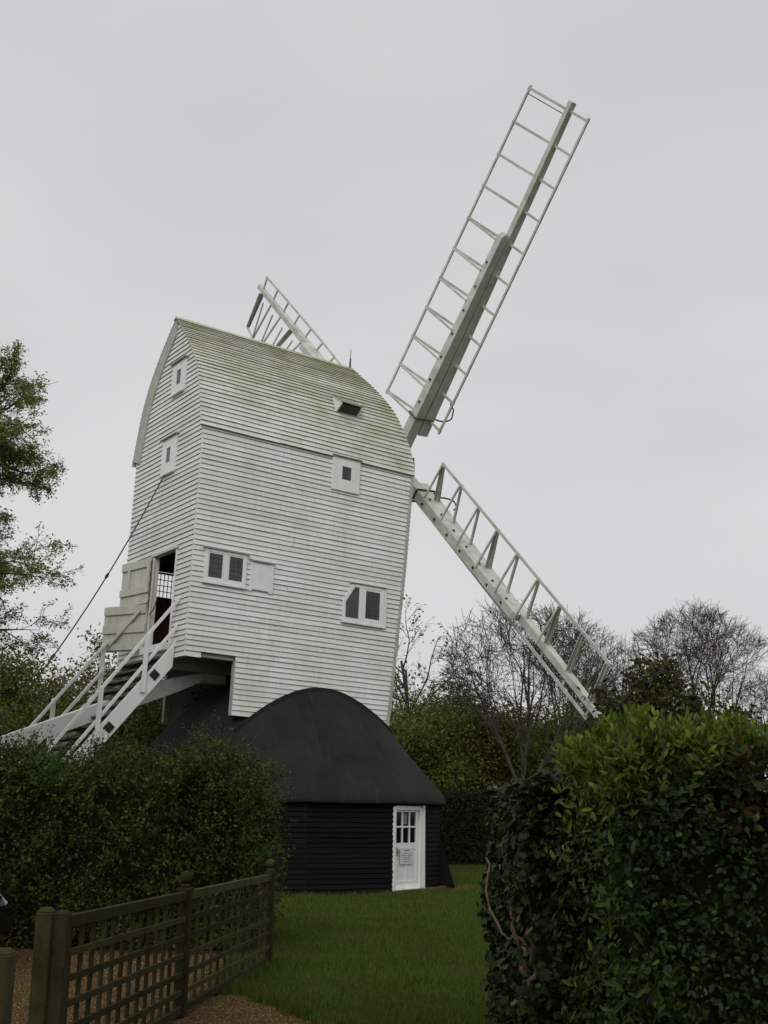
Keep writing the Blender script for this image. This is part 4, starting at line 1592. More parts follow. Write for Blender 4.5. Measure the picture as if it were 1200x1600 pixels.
gp = empty("gate_post", (-1.90, 6.36, 0))
tag(gp, "short square timber post standing alone at the corner of the drive", "post")
mb = MB()
mb.beam((0, 0, -0.2), (0, 0, 0.86), (0.07, 0, 0), (0, 0.07, 0))
mb.beam((0, 0, 0.86), (0, 0, 0.885), (0.07, 0, 0), (0, 0.07, 0), (0.05, 0, 0), (0, 0.05, 0))
mb.build("shaft", M['fence'], gp, bevel=0.008)

# ------------------------------------------------------------------ hedges
def hedge_points(n_, x0, x1, y0, y1, z1, topf, depth, faces=('front', 'top', 'l', 'r'), bumpf=None, seed=0):
    """points and outward normals in a soft shell round a hedge box; topf(x) gives the height"""
    r = np.random.default_rng(seed)
    area = {'front': (x1 - x0) * z1, 'top': (x1 - x0) * (y1 - y0) * 1.2, 'l': (y1 - y0) * z1, 'r': (y1 - y0) * z1}
    tot = sum(area[f] for f in faces)
    Ps, Ns = [], []
    for f in faces:
        m = int(n_ * area[f] / tot)
        a, b_ = r.random(m), r.random(m)
        dep = depth * r.random(m) ** 1.6
        if f == 'front':
            x = x0 + (x1 - x0) * a
            hh = topf(x)
            z_ = hh * b_
            out = bumpf(x, z_, 1)
            y = y0 - out + dep + 0.25 * np.clip(z_ / hh - 0.8, 0, 1)
            nn = np.stack([np.zeros(m), -np.ones(m), np.full(m, 0.25)], 1)
        elif f == 'top':
            x = x0 + (x1 - x0) * a
            y = y0 + (y1 - y0) * b_
            z_ = topf(x) + bumpf(x, y * 1.3, 2) * 0.8 - dep
            nn = np.stack([np.zeros(m), np.full(m, -0.2), np.ones(m)], 1)
        else:
            s = -1 if f == 'l' else 1
            y = y0 + (y1 - y0) * a
            xx_ = np.full(m, x0 if f == 'l' else x1)
            hh = topf(xx_)
            z_ = hh * b_
            x = xx_ + s * (bumpf(y, z_, 3) - dep) - s * 0.3 * np.clip(z_ / hh - 0.75, 0, 1)
            nn = np.stack([np.full(m, s * 1.0), np.zeros(m), np.full(m, 0.25)], 1)
        Ps.append(np.stack([x, y, z_], 1))
        Ns.append(nn)
    return np.concatenate(Ps), np.concatenate(Ns)


def mk_bump(amp, s, ph):
    def f(a, b_, c):
        big = (np.sin(a * 1.9 * s + ph + c) + np.sin(b_ * 2.7 * s + 2 * ph + c) + np.sin((a + b_) * 3.3 * s + c) + 0.7 * np.sin((a * 1.3 - b_) * 5.1 * s + 1.7 * ph)) / 3
        small = np.sin(a * 10.3 * s + 2.1 * np.sin(b_ * 4.1 * s)) * np.sin(b_ * 8.7 * s + 1.7 * np.sin(a * 5.3 * s) + c)
        fine = np.sin(a * 23.0 * s + 2 * np.sin(b_ * 9 * s)) * np.sin(b_ * 19.0 * s + c)
        return amp * (big + 0.75 * small + 0.35 * fine)
    return f


def leaves(name, P, Nn, size, tmpl, mat, parent, droop=0.0, spread=0.8, tip_up=0.0):
    n_ = len(P)
    nn = Nn / np.linalg.norm(Nn, axis=1, keepdims=True) + rng.normal(size=(n_, 3)) * spread
    nn[:, 2] += 0.35
    t, b, nn = strip_frames(n_, nn)
    if tip_up:
        t = t + np.array([0, 0, tip_up])
        t /= np.linalg.norm(t, axis=1, keepdims=True)
        b = np.cross(nn, t)
        b /= np.linalg.norm(b, axis=1, keepdims=True) + 1e-9
        nn = np.cross(t, b)
    return scatter(name, P, t, b, nn, size, tmpl[0], tmpl[1], mat, parent)


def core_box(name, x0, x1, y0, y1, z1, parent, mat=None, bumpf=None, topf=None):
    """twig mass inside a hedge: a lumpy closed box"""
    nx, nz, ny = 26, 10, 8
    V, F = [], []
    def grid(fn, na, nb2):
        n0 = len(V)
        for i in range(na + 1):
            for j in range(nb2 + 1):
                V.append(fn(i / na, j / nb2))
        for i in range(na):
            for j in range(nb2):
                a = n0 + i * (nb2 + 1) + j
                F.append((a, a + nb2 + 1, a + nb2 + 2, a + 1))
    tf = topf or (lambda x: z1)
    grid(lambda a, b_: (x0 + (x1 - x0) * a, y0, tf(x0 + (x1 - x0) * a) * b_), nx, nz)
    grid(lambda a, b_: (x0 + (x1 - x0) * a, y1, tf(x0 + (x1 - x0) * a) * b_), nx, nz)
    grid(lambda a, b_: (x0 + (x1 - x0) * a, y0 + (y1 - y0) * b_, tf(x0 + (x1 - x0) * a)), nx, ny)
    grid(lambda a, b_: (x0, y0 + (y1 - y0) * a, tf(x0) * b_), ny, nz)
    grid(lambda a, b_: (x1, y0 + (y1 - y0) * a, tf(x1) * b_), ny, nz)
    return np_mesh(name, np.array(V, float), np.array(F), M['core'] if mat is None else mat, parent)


def shoots(name, n_, P0, d0, length, rad, mat, parent):
    """thin upright twigs standing out of a hedge"""
    mb = MB()
    ends = []
    for i in range(n_):
        p_ = P0[i]
        d = d0[i] / np.linalg.norm(d0[i])
        L_ = length * random.uniform(0.4, 1.1)
        q = p_ + d * L_ + np.array([random.uniform(-.1, .1), random.uniform(-.1, .1), 0]) * L_
        mid = (p_ + q) / 2 + np.array([random.uniform(-.06, .06), random.uniform(-.06, .06), 0]) * L_
        mb.tube([p_, mid, q], [rad, rad * .7, rad * .35], 3, False)
        for s in np.linspace(0.1, 1, 9):
            ends.append(p_ + (q - p_) * s + np.random.default_rng(i * 17 + int(s * 100)).normal(size=3) * 0.018)
    o_ = mb.build(name, mat, parent)
    o_["kind"] = "stuff"
    return o_, np.array(ends)


# long mixed hedge behind the fence
lh = empty("hedge", (-3.2, 15.2, 0))
tag(lh, "tall untrimmed mixed hedge between the lattice fence and the mill stairs", "hedge")
HO = np.array([-3.2, 15.2, 0.0])
hx0, hx1, hy0, hy1 = -8.0, -1.47, 14.35, 16.4


def lh_top(x):
    return np.interp(x, [-8, -5.2, -4.4, -3.6, -3.0, -2.4, -1.9, -1.5, -1.15], [2.30, 2.28, 2.25, 2.10, 2.08, 2.28, 2.24, 2.10, 1.80]) + 0.07 * np.sin(x * 5.3) + 0.06 * np.sin(x * 11 + 1) + 0.03 * np.sin(x * 23)


bf = mk_bump(0.22, 1.2, 0.7)
P, Nn = hedge_points(105000, hx0, hx1, hy0, hy1, 2.2, lh_top, 0.42, ('front', 'top', 'r'), bf, 3)
k = (P[:, 0] > -5.6) & (P[:, 2] > 0.05)
k &= (np.sin(P[:, 0] * 7 + 2 * np.sin(P[:, 2] * 3)) * np.sin(P[:, 2] * 6.5 + 1.5 * np.sin(P[:, 0] * 4)) > -0.5) | (rng.random(len(P)) < 0.3)
P, Nn = P[k], Nn[k]
leaves("foliage", P - HO, Nn, 0.024 + 0.045 * rng.random(len(P)) ** 1.7, LEAF4, M['hedge_leaf'], lh, spread=0.9)
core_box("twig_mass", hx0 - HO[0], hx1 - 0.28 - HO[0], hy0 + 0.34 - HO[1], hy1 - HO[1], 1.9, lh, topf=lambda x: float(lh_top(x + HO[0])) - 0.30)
P0 = np.stack([-5.4 + 3.98 * np.clip((rng.integers(0, 26, 300) + 0.5 + 0.55 * rng.normal(size=300)) / 26, 0, 1), hy0 + 0.1 + 1.7 * rng.random(300), np.zeros(300)], 1)
P0[:, 2] = lh_top(P0[:, 0]) - 0.12
so, ends = shoots("shoots", 300, P0 - HO, np.stack([rng.normal(size=300) * .35, rng.normal(size=300) * .3, np.ones(300)], 1), 0.46, 0.004, M['twig'], lh)
e2 = np.repeat(ends, 2, 0) + rng.normal(size=(len(ends) * 2, 3)) * 0.015
leaves("shoot_leaves", e2, np.tile([0, -0.4, 0.6], (len(e2), 1)), 0.022 + 0.022 * rng.random(len(e2)), LEAF4, M['hedge_leaf'], lh, spread=1.0)
P0 = np.stack([-5.2 + 3.9 * rng.random(160), np.full(160, hy0 - 0.02), 0.3 + 1.7 * rng.random(160)], 1)
so, ends = shoots("shoots", 160, P0 - HO, np.stack([rng.normal(size=160) * .6, -0.9 - 0.3 * rng.random(160), rng.normal(size=160) * .5 + .5], 1), 0.34, 0.004, M['twig'], lh)
e2 = np.repeat(ends[::2], 2, 0) + rng.normal(size=(len(ends[::2]) * 2, 3)) * 0.02
leaves("shoot_leaves", e2, np.tile([0.1, -0.7, 0.5], (len(e2), 1)), 0.028 + 0.026 * rng.random(len(e2)), LEAF4, M['hedge_leaf'], lh, spread=1.0)
# sprays at the end by the roundhouse
P0 = np.stack([np.full(60, -1.40), hy0 + 1.3 * rng.random(60), 0.5 + 1.7 * rng.random(60)], 1)
so, ends = shoots("shoots", 60, P0 - HO, np.stack([0.8 + 0.3 * rng.random(60), rng.normal(size=60) * .4, rng.normal(size=60) * .6 + .3], 1), 0.30, 0.004, M['twig'], lh)
e2 = np.repeat(ends, 3, 0) + rng.normal(size=(len(ends) * 3, 3)) * 0.025
leaves("shoot_leaves", e2, np.tile([0.3, -0.5, 0.5], (len(e2), 1)), 0.028 + 0.022 * rng.random(len(e2)), LEAF4, M['hedge_leaf'], lh, spread=1.0)

# laurel hedge in the foreground: laurel, oval-leaved shrub and a little copper foliage grown together
LO = np.array([2.2, 7.2, 0.0])
ll = empty("laurel_hedge", tuple(LO))
tag(ll, "large foreground hedge of glossy laurel with yellow-green new growth on top", "hedge")
lx0, lx1, ly0, ly1 = 1.19, 4.2, 6.55, 8.6


def ll_top(x):
    return np.interp(x, [0.9, 1.15, 1.5, 2.0, 2.5, 3.0, 4.2], [1.84, 1.95, 1.99, 1.98, 1.93, 1.90, 1.95])


bf2 = mk_bump(0.11, 1.9, 1.9)
P, Nn = hedge_points(46000, lx0, lx1, ly0, ly1, 2.0, ll_top, 0.36, ('front', 'top', 'l'), bf2, 5)
k = (P[:, 0] < 2.9) & (P[:, 2] > 0.15)
k &= (np.sin(P[:, 0] * 9 + 2 * np.sin(P[:, 2] * 4)) * np.sin(P[:, 2] * 8 + 1.5 * np.sin(P[:, 0] * 5)) > -0.45) | (rng.random(len(P)) < 0.25)
P, Nn = P[k], Nn[k]
# which plant a leaf belongs to drifts across the hedge
fld = 1.35 + 0.30 * (P[:, 2] - 1.2) + 0.28 * np.sin(P[:, 2] * 3.1 + 0.4) + 0.12 * np.sin(P[:, 0] * 7 + P[:, 2] * 5)
is_l = P[:, 0] + 0.16 * rng.normal(size=len(P)) < fld + 0.45 * np.clip((P[:, 2] - 1.45) / 0.5, 0, 1)
cop = (rng.random(len(P)) < 0.42) & (P[:, 0] > 1.85 + 0.10 * np.sin(P[:, 2] * 6)) & (P[:, 2] > 1.55 + 0.15 * np.sin(P[:, 0] * 9)) & ~is_l
newg = is_l & (rng.random(len(P)) < np.clip(1.0 - (ll_top(P[:, 0]) - P[:, 2]) / (0.55 + 0.25 * np.sin(P[:, 0] * 6 + 1)), 0.06, 0.75))
lau = is_l & ~newg
sub = rng.random(len(P)) < 0.62
for nm, k, mt, tm, s0, s1, tu in (("laurel_foliage", lau & sub, 'laurel_leaf', LEAF_LONG, 0.048, 0.042, 0.3), ("new_foliage", newg, 'laurel_new', LEAF_LONG, 0.040, 0.042, 0.9),
                                  ("oval_foliage", ~is_l & ~cop, 'privet_leaf', LEAF_OVAL, 0.026, 0.026, 0.2), ("copper_foliage", cop & sub, 'copper_leaf', LEAF_OVAL, 0.045, 0.035, 0.1)):
    leaves(nm, P[k] - LO, Nn[k], s0 + s1 * rng.random(k.sum()), tm, M[mt], ll, spread=0.75, tip_up=tu)
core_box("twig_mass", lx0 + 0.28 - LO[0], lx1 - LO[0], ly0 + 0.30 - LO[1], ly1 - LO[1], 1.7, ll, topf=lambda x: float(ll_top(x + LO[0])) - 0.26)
# upright fresh shoots along the top
ns_ = 260
P0 = np.stack([1.14 + 1.10 * rng.random(ns_) ** 1.1, ly0 + 0.05 + 1.2 * rng.random(ns_), np.zeros(ns_)], 1)
P0[:, 2] = ll_top(P0[:, 0]) - 0.08 + 0.05 * np.sin(P0[:, 0] * 14)
vecs = np.stack([rng.normal(size=ns_) * .25, rng.normal(size=ns_) * .25, np.ones(ns_)], 1)
so, ends = shoots("new_shoots", ns_, P0 - LO, vecs, 0.19, 0.0035, M['laurel_new'], ll)
e2 = np.repeat(ends, 2, 0)
leaves("new_shoot_leaves", e2, np.tile([0, -0.5, 0.5], (len(e2), 1)), 0.040 + 0.035 * rng.random(len(e2)), LEAF_LONG, M['laurel_new'], ll, spread=1.0, tip_up=1.3)

# ivy-smothered end of the hedge beside the lawn
IO = np.array([1.0, 8.6, 0.0])
iv = empty("ivy_stump", tuple(IO))
tag(iv, "ivy smothered hedge end with bare twisting stems at the lawn edge", "ivy")
bf3 = mk_bump(0.06, 2.2, 0.3)


def iv_top(x): return np.interp(x, [0.7, 0.9, 1.2, 1.6], [1.68, 1.76, 1.80, 1.82]) + 0.02 * np.sin(x * 31)


P, Nn = hedge_points(17000, 0.90, 1.7, 7.9, 10.3, 1.75, iv_top, 0.26, ('front', 'top', 'l'), bf3, 8)
k = P[:, 2] > 0.02
hole = (np.abs(P[:, 1] - 8.6) < 0.8) & (np.abs(P[:, 2] - 0.75 - 0.1 * np.sin(P[:, 1] * 5)) < 0.30) & (P[:, 0] < 1.1) & (rng.random(len(P)) < 0.82)
k &= ~hole
P, Nn = P[k], Nn[k]
leaves("foliage", P - IO, Nn, 0.035 + 0.032 * rng.random(len(P)), LEAF_IVY, M['ivy_leaf'], iv, spread=0.7)
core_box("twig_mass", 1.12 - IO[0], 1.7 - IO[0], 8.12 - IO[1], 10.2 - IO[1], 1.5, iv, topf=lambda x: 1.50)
for seed in range(7):
    r = np.random.default_rng(50 + seed)
    y0_ = 8.0 + 0.2 * seed
    pts = [np.array([0.99 - 0.03 * r.random(), y0_, 0.45 + 0.05 * seed])]
    for i in range(8):
        pts.append(pts[-1] + np.array([r.normal() * 0.025 - 0.006, r.normal() * 0.06 + (0.05 if seed % 2 else -0.02), 0.09 * r.random() + 0.02]))
    mb = MB()
    mb.tube(np.array(pts) - IO, np.linspace(0.022 - .002 * seed, 0.008, len(pts)), 6)
    mb.build("stem", M['ivy_stem'], iv, True)

# clipped hedge across the end of the lawn
BO = np.array([4.0, 41.4, 0.0])
bh = empty("clipped_hedge", tuple(BO))
tag(bh, "dark clipped hedge running across the far end of the lawn", "hedge")
bf4 = mk_bump(0.10, 0.9, 2.2)
bt = lambda x: 2.33 + 0.05 * np.sin(x * 2.1) + 0.03 * np.sin(x * 5.7)
P, Nn = hedge_points(52000, -4.0, 14.0, 40.6, 42.2, 2.3, bt, 0.3, ('front', 'top'), bf4, 11)
k = (P[:, 0] > 0.5) & (P[:, 0] < 7.5)
leaves("foliage", P[k] - BO, Nn[k], 0.06 + 0.04 * rng.random(k.sum()), LEAF4, M['dark_leaf'], bh, spread=0.8)
core_box("twig_mass", -4.0 - BO[0], 14 - BO[0], 40.85 - BO[1], 42.1 - BO[1], 2.1, bh, topf=lambda x: 2.12)


# ------------------------------------------------------------------ trees
class Tree:
    def __init__(self, seed):
        self.r = np.random.default_rng(seed)
        self.big, self.mid, self.small = MB(), MB(), MB()
        self.tips = []

    def branch(self, p, d, L_, rad, lvl, par):
        r = self.r
        if lvl > 1 and 'reach' in par and math.hypot(p[0], p[1]) > np.interp(p[2], *par['reach']): return
        nseg = par['seg'][lvl]
        pts, dd = [np.array(p, float)], np.array(d, float)
        rads = [rad]
        for i in range(nseg):
            dd = dd + r.normal(size=3) * par['wig'][lvl] + np.array([0, 0, par['trop'][lvl]])
            if 'bias' in par: dd = dd + np.array(par['bias']) * (lvl > 0)
            dd /= np.linalg.norm(dd)
            pts.append(pts[-1] + dd * L_ / nseg)
            rads.append(max(rad * (1 - (i + 1) / nseg * par['tap'][lvl]), par['rmin']))
            if 'clip' in par and i > 0 and math.hypot(pts[-1][0], pts[-1][1]) > 1.04 * np.interp(pts[-1][2], *par['reach']):
                rads[-1] = par['rmin']
                break
        nseg = len(pts) - 1
        mb = self.big if lvl == 0 else (self.mid if lvl < par['fine'] else self.small)
        mb.tube(pts, rads, par['k'][lvl], False)
        if lvl == par['depth']:
            self.tips.append((pts, dd))
            return
        nch = par['n'][lvl]
        nch = max(1, int(round(nch * r.uniform(0.75, 1.25))))
        for c in range(nch):
            s = par['from'][lvl] + (1 - par['from'][lvl]) * (c + r.random()) / nch
            x = s * nseg
            i = min(int(x), nseg - 1)
            q = pts[i] + (pts[i + 1] - pts[i]) * (x - i)
            bd = pts[i + 1] - pts[i]
            bd /= np.linalg.norm(bd)
            side_ = r.normal(size=3)
            side_ -= bd * (side_ @ bd)
            side_ /= np.linalg.norm(side_)
            an = par['ang'][lvl] * r.uniform(0.65, 1.3)
            nd = bd * math.cos(an) + side_ * math.sin(an)
            self.branch(q, nd, L_ * par['len'][lvl] * r.uniform(0.65, 1.2) * (1.12 - par.get('ease', 0.45) * s), max(rads[i] * par['rr'][lvl], par['rmin']), lvl + 1, par)


def leaf_cloud(tips, n_per, spread, r, minf=0.2):
    P = []
    for pts, d in tips:
        pts = np.asarray(pts)
        s = minf + (1 - minf) * r.random(n_per)
        x = s * (len(pts) - 1)
        i = np.minimum(x.astype(int), len(pts) - 2)
        P.append(pts[i] + (pts[i + 1] - pts[i]) * (x - i)[:, None] + r.normal(size=(n_per, 3)) * spread)
    return np.concatenate(P)


BARE = dict(depth=4, seg=[7, 6, 5, 4, 2], wig=[.06, .10, .12, .15, .18], trop=[.02, .02, .01, .0, .0], tap=[.93, .93, .9, .85, .6], rmin=0.008, fine=3, ease=0.15,
            k=[8, 6, 4, 3, 3], n=[8, 6, 5, 4, 0], **{'from': [.2, .3, .25, .2, 0]}, ang=[.60, .58, .62, .66, .62], len=[.58, .56, .52, .5, .5], rr=[.55, .5, .5, .5, .5])


def bare_tree(x, y, H, seed, label, stems=5, lean=0.5, bole=2.0, rad=None):
    t = empty("bare_tree", (x, y, 0))
    tag(t, label, "tree", "leafless trees behind the lawn hedge")
    T = Tree(seed)
    r = T.r
    rad = rad or 0.36 * H
    zc = bole + 0.42 * (H - bole)
    zs = np.linspace(bole * .5, H, 16)
    env = [rad * (0.94 + 0.10 * math.sin(z_ * 2.3 + seed)) * math.sqrt(max(0.02, 1 - ((z_ - zc) / ((H - zc) if z_ > zc else (zc - bole * .3))) ** 2)) for z_ in zs]
    par = dict(BARE, clip=True, seg=[12, 9, 6, 4, 2], reach=(list(zs) + [H + .05], env + [-1]))
    T.big.tube([(0, 0, -0.1), (0.03, 0, bole * .5), (0, 0.02, bole)], [0.021 * H, 0.017 * H, 0.015 * H], 9, False)
    T.branch((0, 0, bole * .9), (0.03, 0, 1), (H - bole) * 0.92, 0.011 * H, 0, par)
    for i in range(stems):
        a = 2 * math.pi * (i + r.random() * .5) / stems
        ln = lean * r.uniform(.6, 1.3)
        d = np.array([math.cos(a) * ln, math.sin(a) * ln, 1.0])
        T.branch((0, 0, bole * r.uniform(.75, 1.0)), d / np.linalg.norm(d), (H - bole) * r.uniform(.78, .9), 0.0085 * H, 0, par)
    T.big.build("trunk", M['bark'], t, True)
    T.mid.build("limbs", M['bark'], t)
    T.small.build("twigs", M['twig'], t)
    return t


bare_tree(5.05, 44.0, 9.3, 21, "wide leafless tree with spreading limbs nearest the mill", 6, 0.62, 2.4, 3.3)
bare_tree(9.9, 62, 11.6, 22, "leafless tree standing between the slanting sail and the copper bush", 4, 0.42, 3.5, 3.2)
bare_tree(15.7, 60, 11.9, 23, "leafless round headed tree beyond the right-hand hedge", 6, 0.62, 3.8, 4.2)
bare_tree(13.4, 70, 11.6, 24, "smaller leafless tree partly hidden behind the copper bush", 4, 0.4, 3.5, 3.0)
bare_tree(21.8, 66, 9.5, 25, "leafless tree at the edge of the picture beyond the hedge", 4, 0.5, 3.0, 3.0)

LEAFY = dict(depth=3, seg=[5, 4, 4, 3], wig=[.08, .14, .16, .18], trop=[.06, .02, .0, .0], tap=[.6, .7, .8, .8], rmin=0.006, fine=3,
             k=[8, 5, 4, 3], n=[9, 7, 6, 0], **{'from': [.12, .15, .1, 0]}, ang=[.75, .7, .65, .6], len=[.55, .55, .5, .5], rr=[.5, .5, .5, .5])


def shrub(name, x, y, H, width, seed, mats, label, group, n_leaf=6, size=0.10, spread=0.16, stems=5, cat="shrub", tmpl=LEAF4, par=None):
    t = empty(name, (x, y, 0))
    tag(t, label, cat, group)
    T = Tree(seed)
    r = T.r
    for i in range(stems):
        a = 2 * math.pi * (i + r.random() * .7) / stems
        ln = width / H * r.uniform(0.3, 1.0)
        d = np.array([math.cos(a) * ln, math.sin(a) * ln, 1.0])
        T.branch((0.1 * math.cos(a) * width, 0.1 * math.sin(a) * width, -0.05), d / np.linalg.norm(d), H * 0.72 * r.uniform(.7, 1.05), 0.012 * H, 0, par or LEAFY)
    T.big.build("stems", M['bark'], t, True)
    for q in (T.mid, T.small):
        pass
    T.mid.v += []
    base = len(T.mid.v)
    T.mid.f += [tuple(base + i for i in f) for f in T.small.f]
    T.mid.v += T.small.v
    T.mid.build("twigs", M['twig'], t)
    P = leaf_cloud(T.tips, n_leaf, spread, r)
    P = P[P[:, 2] > 0.05]
    w = r.random(len(mats))
    pick = r.integers(0, len(mats), len(P)) if len(mats) > 1 else np.zeros(len(P), int)
    for i, mt in enumerate(mats):
        q = P[pick == i]
        c = q - np.array([0, 0, H * .4])
        leaves("foliage", q, c + [0, 0, .3], size * (0.6 + 0.8 * r.random(len(q))), tmpl, M[mt], t, spread=1.2)
    return t


G1 = "leafy shrubs behind the lawn hedge"
shrub("leafy_shrub", 1.3, 45.5, 5.7, 3.0, 31, ['willow_leaf'], "bright fresh green shrub close behind the roundhouse roof", G1, 17, 0.11, 0.34, 11)
shrub("leafy_shrub", 4.1, 47.5, 5.7, 3.4, 32, ['bronze_leaf', 'olive_leaf'], "rusty bronze shrub next to the bright green one", G1, 17, 0.11, 0.36, 11)
shrub("leafy_shrub", 6.9, 47.5, 5.9, 3.4, 33, ['olive_leaf', 'willow_leaf'], "olive green shrub under the bare branches", G1, 17, 0.11, 0.36, 11)
shrub("leafy_shrub", 9.2, 49.5, 6.3, 4.0, 34, ['olive_leaf', 'willow_leaf'], "dull green shrub beneath the tip of the slanting sail", G1, 17, 0.11, 0.36, 11)
shrub("leafy_shrub", 5.4, 50.5, 7.0, 4.6, 35, ['bronze_leaf', 'olive_leaf'], "tall bronze tinted shrub at the back of the shrubbery", G1, 15, 0.13, 0.45, 11)
shrub("leafy_shrub", 2.6, 51.5, 6.9, 4.0, 36, ['bronze_leaf', 'willow_leaf'], "russet shrub seen over the bright green one", G1, 15, 0.13, 0.45, 11)
shrub("leafy_shrub", 11.5, 50.0, 3.6, 3.4, 37, ['olive_leaf'], "low dull green shrub behind the laurel hedge", G1, 12, 0.17, 0.34, 9)
shrub("young_tree", 1.0, 47.5, 10.6, 1.1, 39, ['willow_leaf'], "slender young tree with sparse new leaves against the mill edge", None, 3, 0.14, 0.12, 3, "tree")
shrub("copper_bush", 3.5, 16.2, 3.75, 0.85, 41, ['copper_leaf', 'dark_leaf', 'copper_leaf', 'olive_leaf'], "dark copper leaved bush rising behind the laurel hedge", None, 12, 0.075, 0.07, 9, "bush", LEAF_OVAL)

G2 = "shrubs behind the mill stairs"
shrub("garden_shrub", -10.6, 33.0, 6.4, 2.6, 51, ['willow_leaf', 'olive_leaf'], "green shrub at the picture edge beyond the stairs", G2, 13, 0.11, 0.18, 10)
shrub("garden_shrub", -8.4, 35.0, 6.6, 2.6, 52, ['olive_leaf', 'willow_leaf', 'bronze_leaf'], "leggy shrub seen through the stair rails", G2, 11, 0.11, 0.2, 9)
shrub("garden_shrub", -6.2, 36.0, 6.6, 2.8, 53, ['olive_leaf', 'bronze_leaf'], "brownish shrub behind the open door leaf", G2, 11, 0.11, 0.2, 9)
shrub("garden_shrub", -5.7, 31.5, 5.3, 2.3, 54, ['willow_leaf', 'hedge_leaf'], "fresh green bush beneath the tail of the mill", G2, 18, 0.10, 0.18, 13)
shrub("garden_shrub", -8.0, 30.5, 4.2, 2.2, 55, ['hedge_leaf', 'willow_leaf'], "low green bush underneath the staircase", G2, 18, 0.10, 0.18, 13)
shrub("garden_shrub", -4.2, 38.0, 4.0, 2.6, 56, ['willow_leaf', 'olive_leaf'], "green bush glimpsed behind the roundhouse roof", G2, 8, 0.10, 0.2, 8)

# spreading tree reaching in from the side
BIG = dict(depth=4, seg=[6, 6, 5, 4, 3], wig=[.05, .12, .16, .18, .2], trop=[.03, .005, -.015, -.02, -.015], tap=[.5, .97, .92, .9, .7], rmin=0.004, fine=3,
           k=[10, 6, 4, 3, 3], n=[58, 8, 7, 5, 0], **{'from': [.22, .18, .12, .1, 0]}, ang=[1.28, .6, .6, .6, .5], len=[.27, .50, .5, .5, .5], rr=[.32, .5, .5, .5, .5], reach=([0, 3.2, 4.4, 5.7, 7.0, 8.3, 9.3, 10.5], [2.8, 3.2, 3.7, 4.0, 3.7, 3.2, 3.4, 2.2]))
bt_ = empty("spreading_tree", (-8.95, 20.3, 0))
tag(bt_, "spreading tree with young olive leaves reaching in beside the stairs", "tree")
T = Tree(63)
T.branch((0, 0, -0.1), (0.02, 0, 1), 9.3, 0.26, 0, BIG)
T.big.build("trunk", M['bark'], bt_, True)
T.mid.build("limbs", M['bark'], bt_)
T.small.build("twigs", M['bark'], bt_)
tips = [t_ for t_ in T.tips if t_[0][0][0] > 0.4]
P = leaf_cloud(tips, 6, 0.05, T.r, 0.05)
leaves("foliage", P, np.tile([0, -0.2, 1.0], (len(P), 1)), 0.042 + 0.035 * T.r.random(len(P)), LEAF4, M['beech_leaf'], bt_, spread=0.8)

# unseen tall trees, added behind the camera to shade the foreground
G3 = "tall trees behind the viewpoint"
for i, (x, y, hh) in enumerate([(-12, -8, 14), (-5.0, -11, 15), (2.5, -9, 14), (9, -11, 15), (16, -7, 14)]):
    t = empty("tall_tree", (x, y, 0))
    tag(t, "tall leafy tree standing out of sight behind the viewpoint", "tree", G3)
    T = Tree(80 + i)
    for k_ in range(2):
        T.branch((0.2 * k_, 0, -0.1), (0.15 * (k_ - .5), 0.05, 1), hh * .8, 0.30, 0, dict(LEAFY, n=[12, 8, 6, 0], len=[.42, .5, .5, .5]))
    T.big.build("trunk", M['bark'], t, True)
    T.mid.build("limbs", M['bark'], t)
    P = leaf_cloud(T.tips, 4, 0.35, T.r)
    leaves("foliage", P, P - [0, 0, hh * .5], 0.32 + 0.2 * T.r.random(len(P)), LEAF4, M['olive_leaf'], t, spread=1.0)

# ------------------------------------------------------------------ car at the edge of the drive
car = empty("parked_car", (-5.93, 12.4, 0.0))
tag(car, "dark parked car beside the hedge with its pale headlight just showing", "car")
prof_c = [(-2.05, 0.28), (-2.08, 0.62), (-2.0, 0.90), (-1.75, 1.02), (-1.35, 1.42), (-0.2, 1.47), (0.45, 1.38), (1.05, 0.98), (1.75, 0.86), (2.05, 0.70), (2.12, 0.50), (2.08, 0.26)]
rows_ = [(-0.86, 0.93, 0.0), (-0.80, 1.0, 0.0), (0.0, 1.01, 0.03), (0.80, 1.0, 0.0), (0.86, 0.93, 0.0)]
V, F = [], []
npf = len(prof_c)
for yv, sc_, bul in rows_:
    for x, z_ in prof_c:
        tuck = 0.86 if z_ > 1.1 else 1.0
        V.append((x * sc_, yv * tuck, 0.26 + (z_ - 0.26) * (0.985 if abs(yv) > .84 else 1.0)))
for j in range(len(rows_) - 1):
    for i in range(npf):
        F.append((j * npf + i, (j + 1) * npf + i, (j + 1) * npf + (i + 1) % npf, j * npf + (i + 1) % npf))
mb = MB()
mb.v, mb.f = V, F + [tuple(range(npf)), tuple((len(rows_) - 1) * npf + i for i in reversed(range(npf)))]
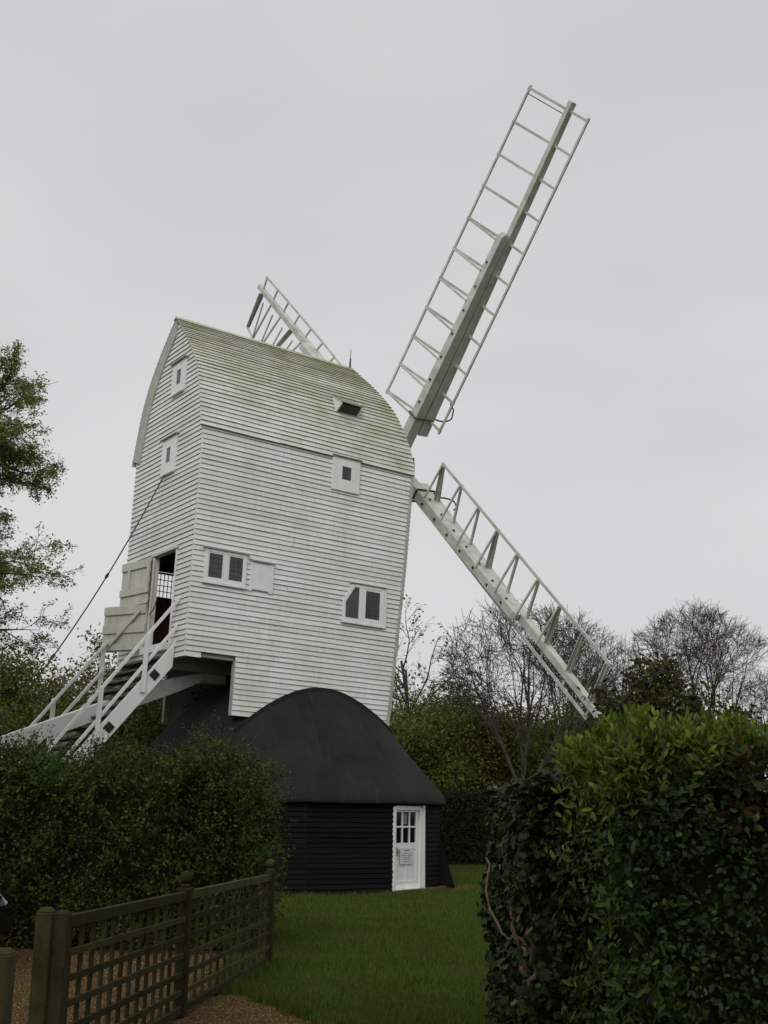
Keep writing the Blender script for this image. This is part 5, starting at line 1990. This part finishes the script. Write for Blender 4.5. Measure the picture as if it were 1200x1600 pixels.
mb.build("body", M['car'], car, True, 0.05)
for s in (-1, 1):
    mb = MB()
    mb.prism([(1.70, s * 0.60, 0.80), (1.96, s * 0.50, 0.74), (2.09, s * 0.52, 0.60), (2.0, s * 0.80, 0.60), (1.74, s * 0.86, 0.70)], (0.03, 0.0, 0.03))
    mb.build("headlight", M['lens'], car, bevel=0.01)
    mb = MB()
    mb.prism([(-1.25, s * 0.78, 1.05), (0.82, s * 0.78, 1.05), (0.40, s * 0.752, 1.33), (-0.2, s * 0.752, 1.41), (-1.1, s * 0.752, 1.36)], (0, s * 0.02, 0))
    mb.build("side_window", M['pane'], car)
    mb = MB()
    mb.tube([(0.62, s * 0.80, 1.06), (0.64, s * 0.92, 1.08), (0.60, s * 1.02, 1.08)], [0.05, 0.10, 0.06], 8)
    mb.build("mirror", M['car'], car, True)
    for x in (-1.30, 1.35):
        w = empty("wheel", (x, s * 0.80, 0.31))
        w.parent = car
        mb = MB()
        mb.v = []
        ring = [(0.19, -0.09), (0.29, -0.10), (0.31, -0.07), (0.31, 0.07), (0.29, 0.10), (0.19, 0.09)]
        for r_, y_ in ring:
            for j in range(24):
                a = 2 * math.pi * j / 24
                mb.v.append((r_ * math.cos(a), y_, r_ * math.sin(a)))
        for i in range(len(ring) - 1):
            for j in range(24):
                mb.f.append((i * 24 + j, i * 24 + (j + 1) % 24, (i + 1) * 24 + (j + 1) % 24, (i + 1) * 24 + j))
        mb.build("tyre", M['rubber'], w, True)
        mb = MB()
        for j in range(5):
            a = 2 * math.pi * j / 5
            mb.bar((0, s * 0.07, 0), (0.19 * math.cos(a), s * 0.07, 0.19 * math.sin(a)), 0.06, 0.03, (0, 1, 0))
        mb.tube([(0, s * 0.05, 0), (0, s * 0.085, 0)], 0.05, 10)
        mb.build("rim", M['alloy'], w)
mb = MB()
mb.prism([(0.52, -0.66, 1.35), (1.08, -0.72, 0.995), (1.08, 0.72, 0.995), (0.52, 0.66, 1.35)], (0.012, 0, 0.012))
mb.build("windscreen", M['pane'], car)
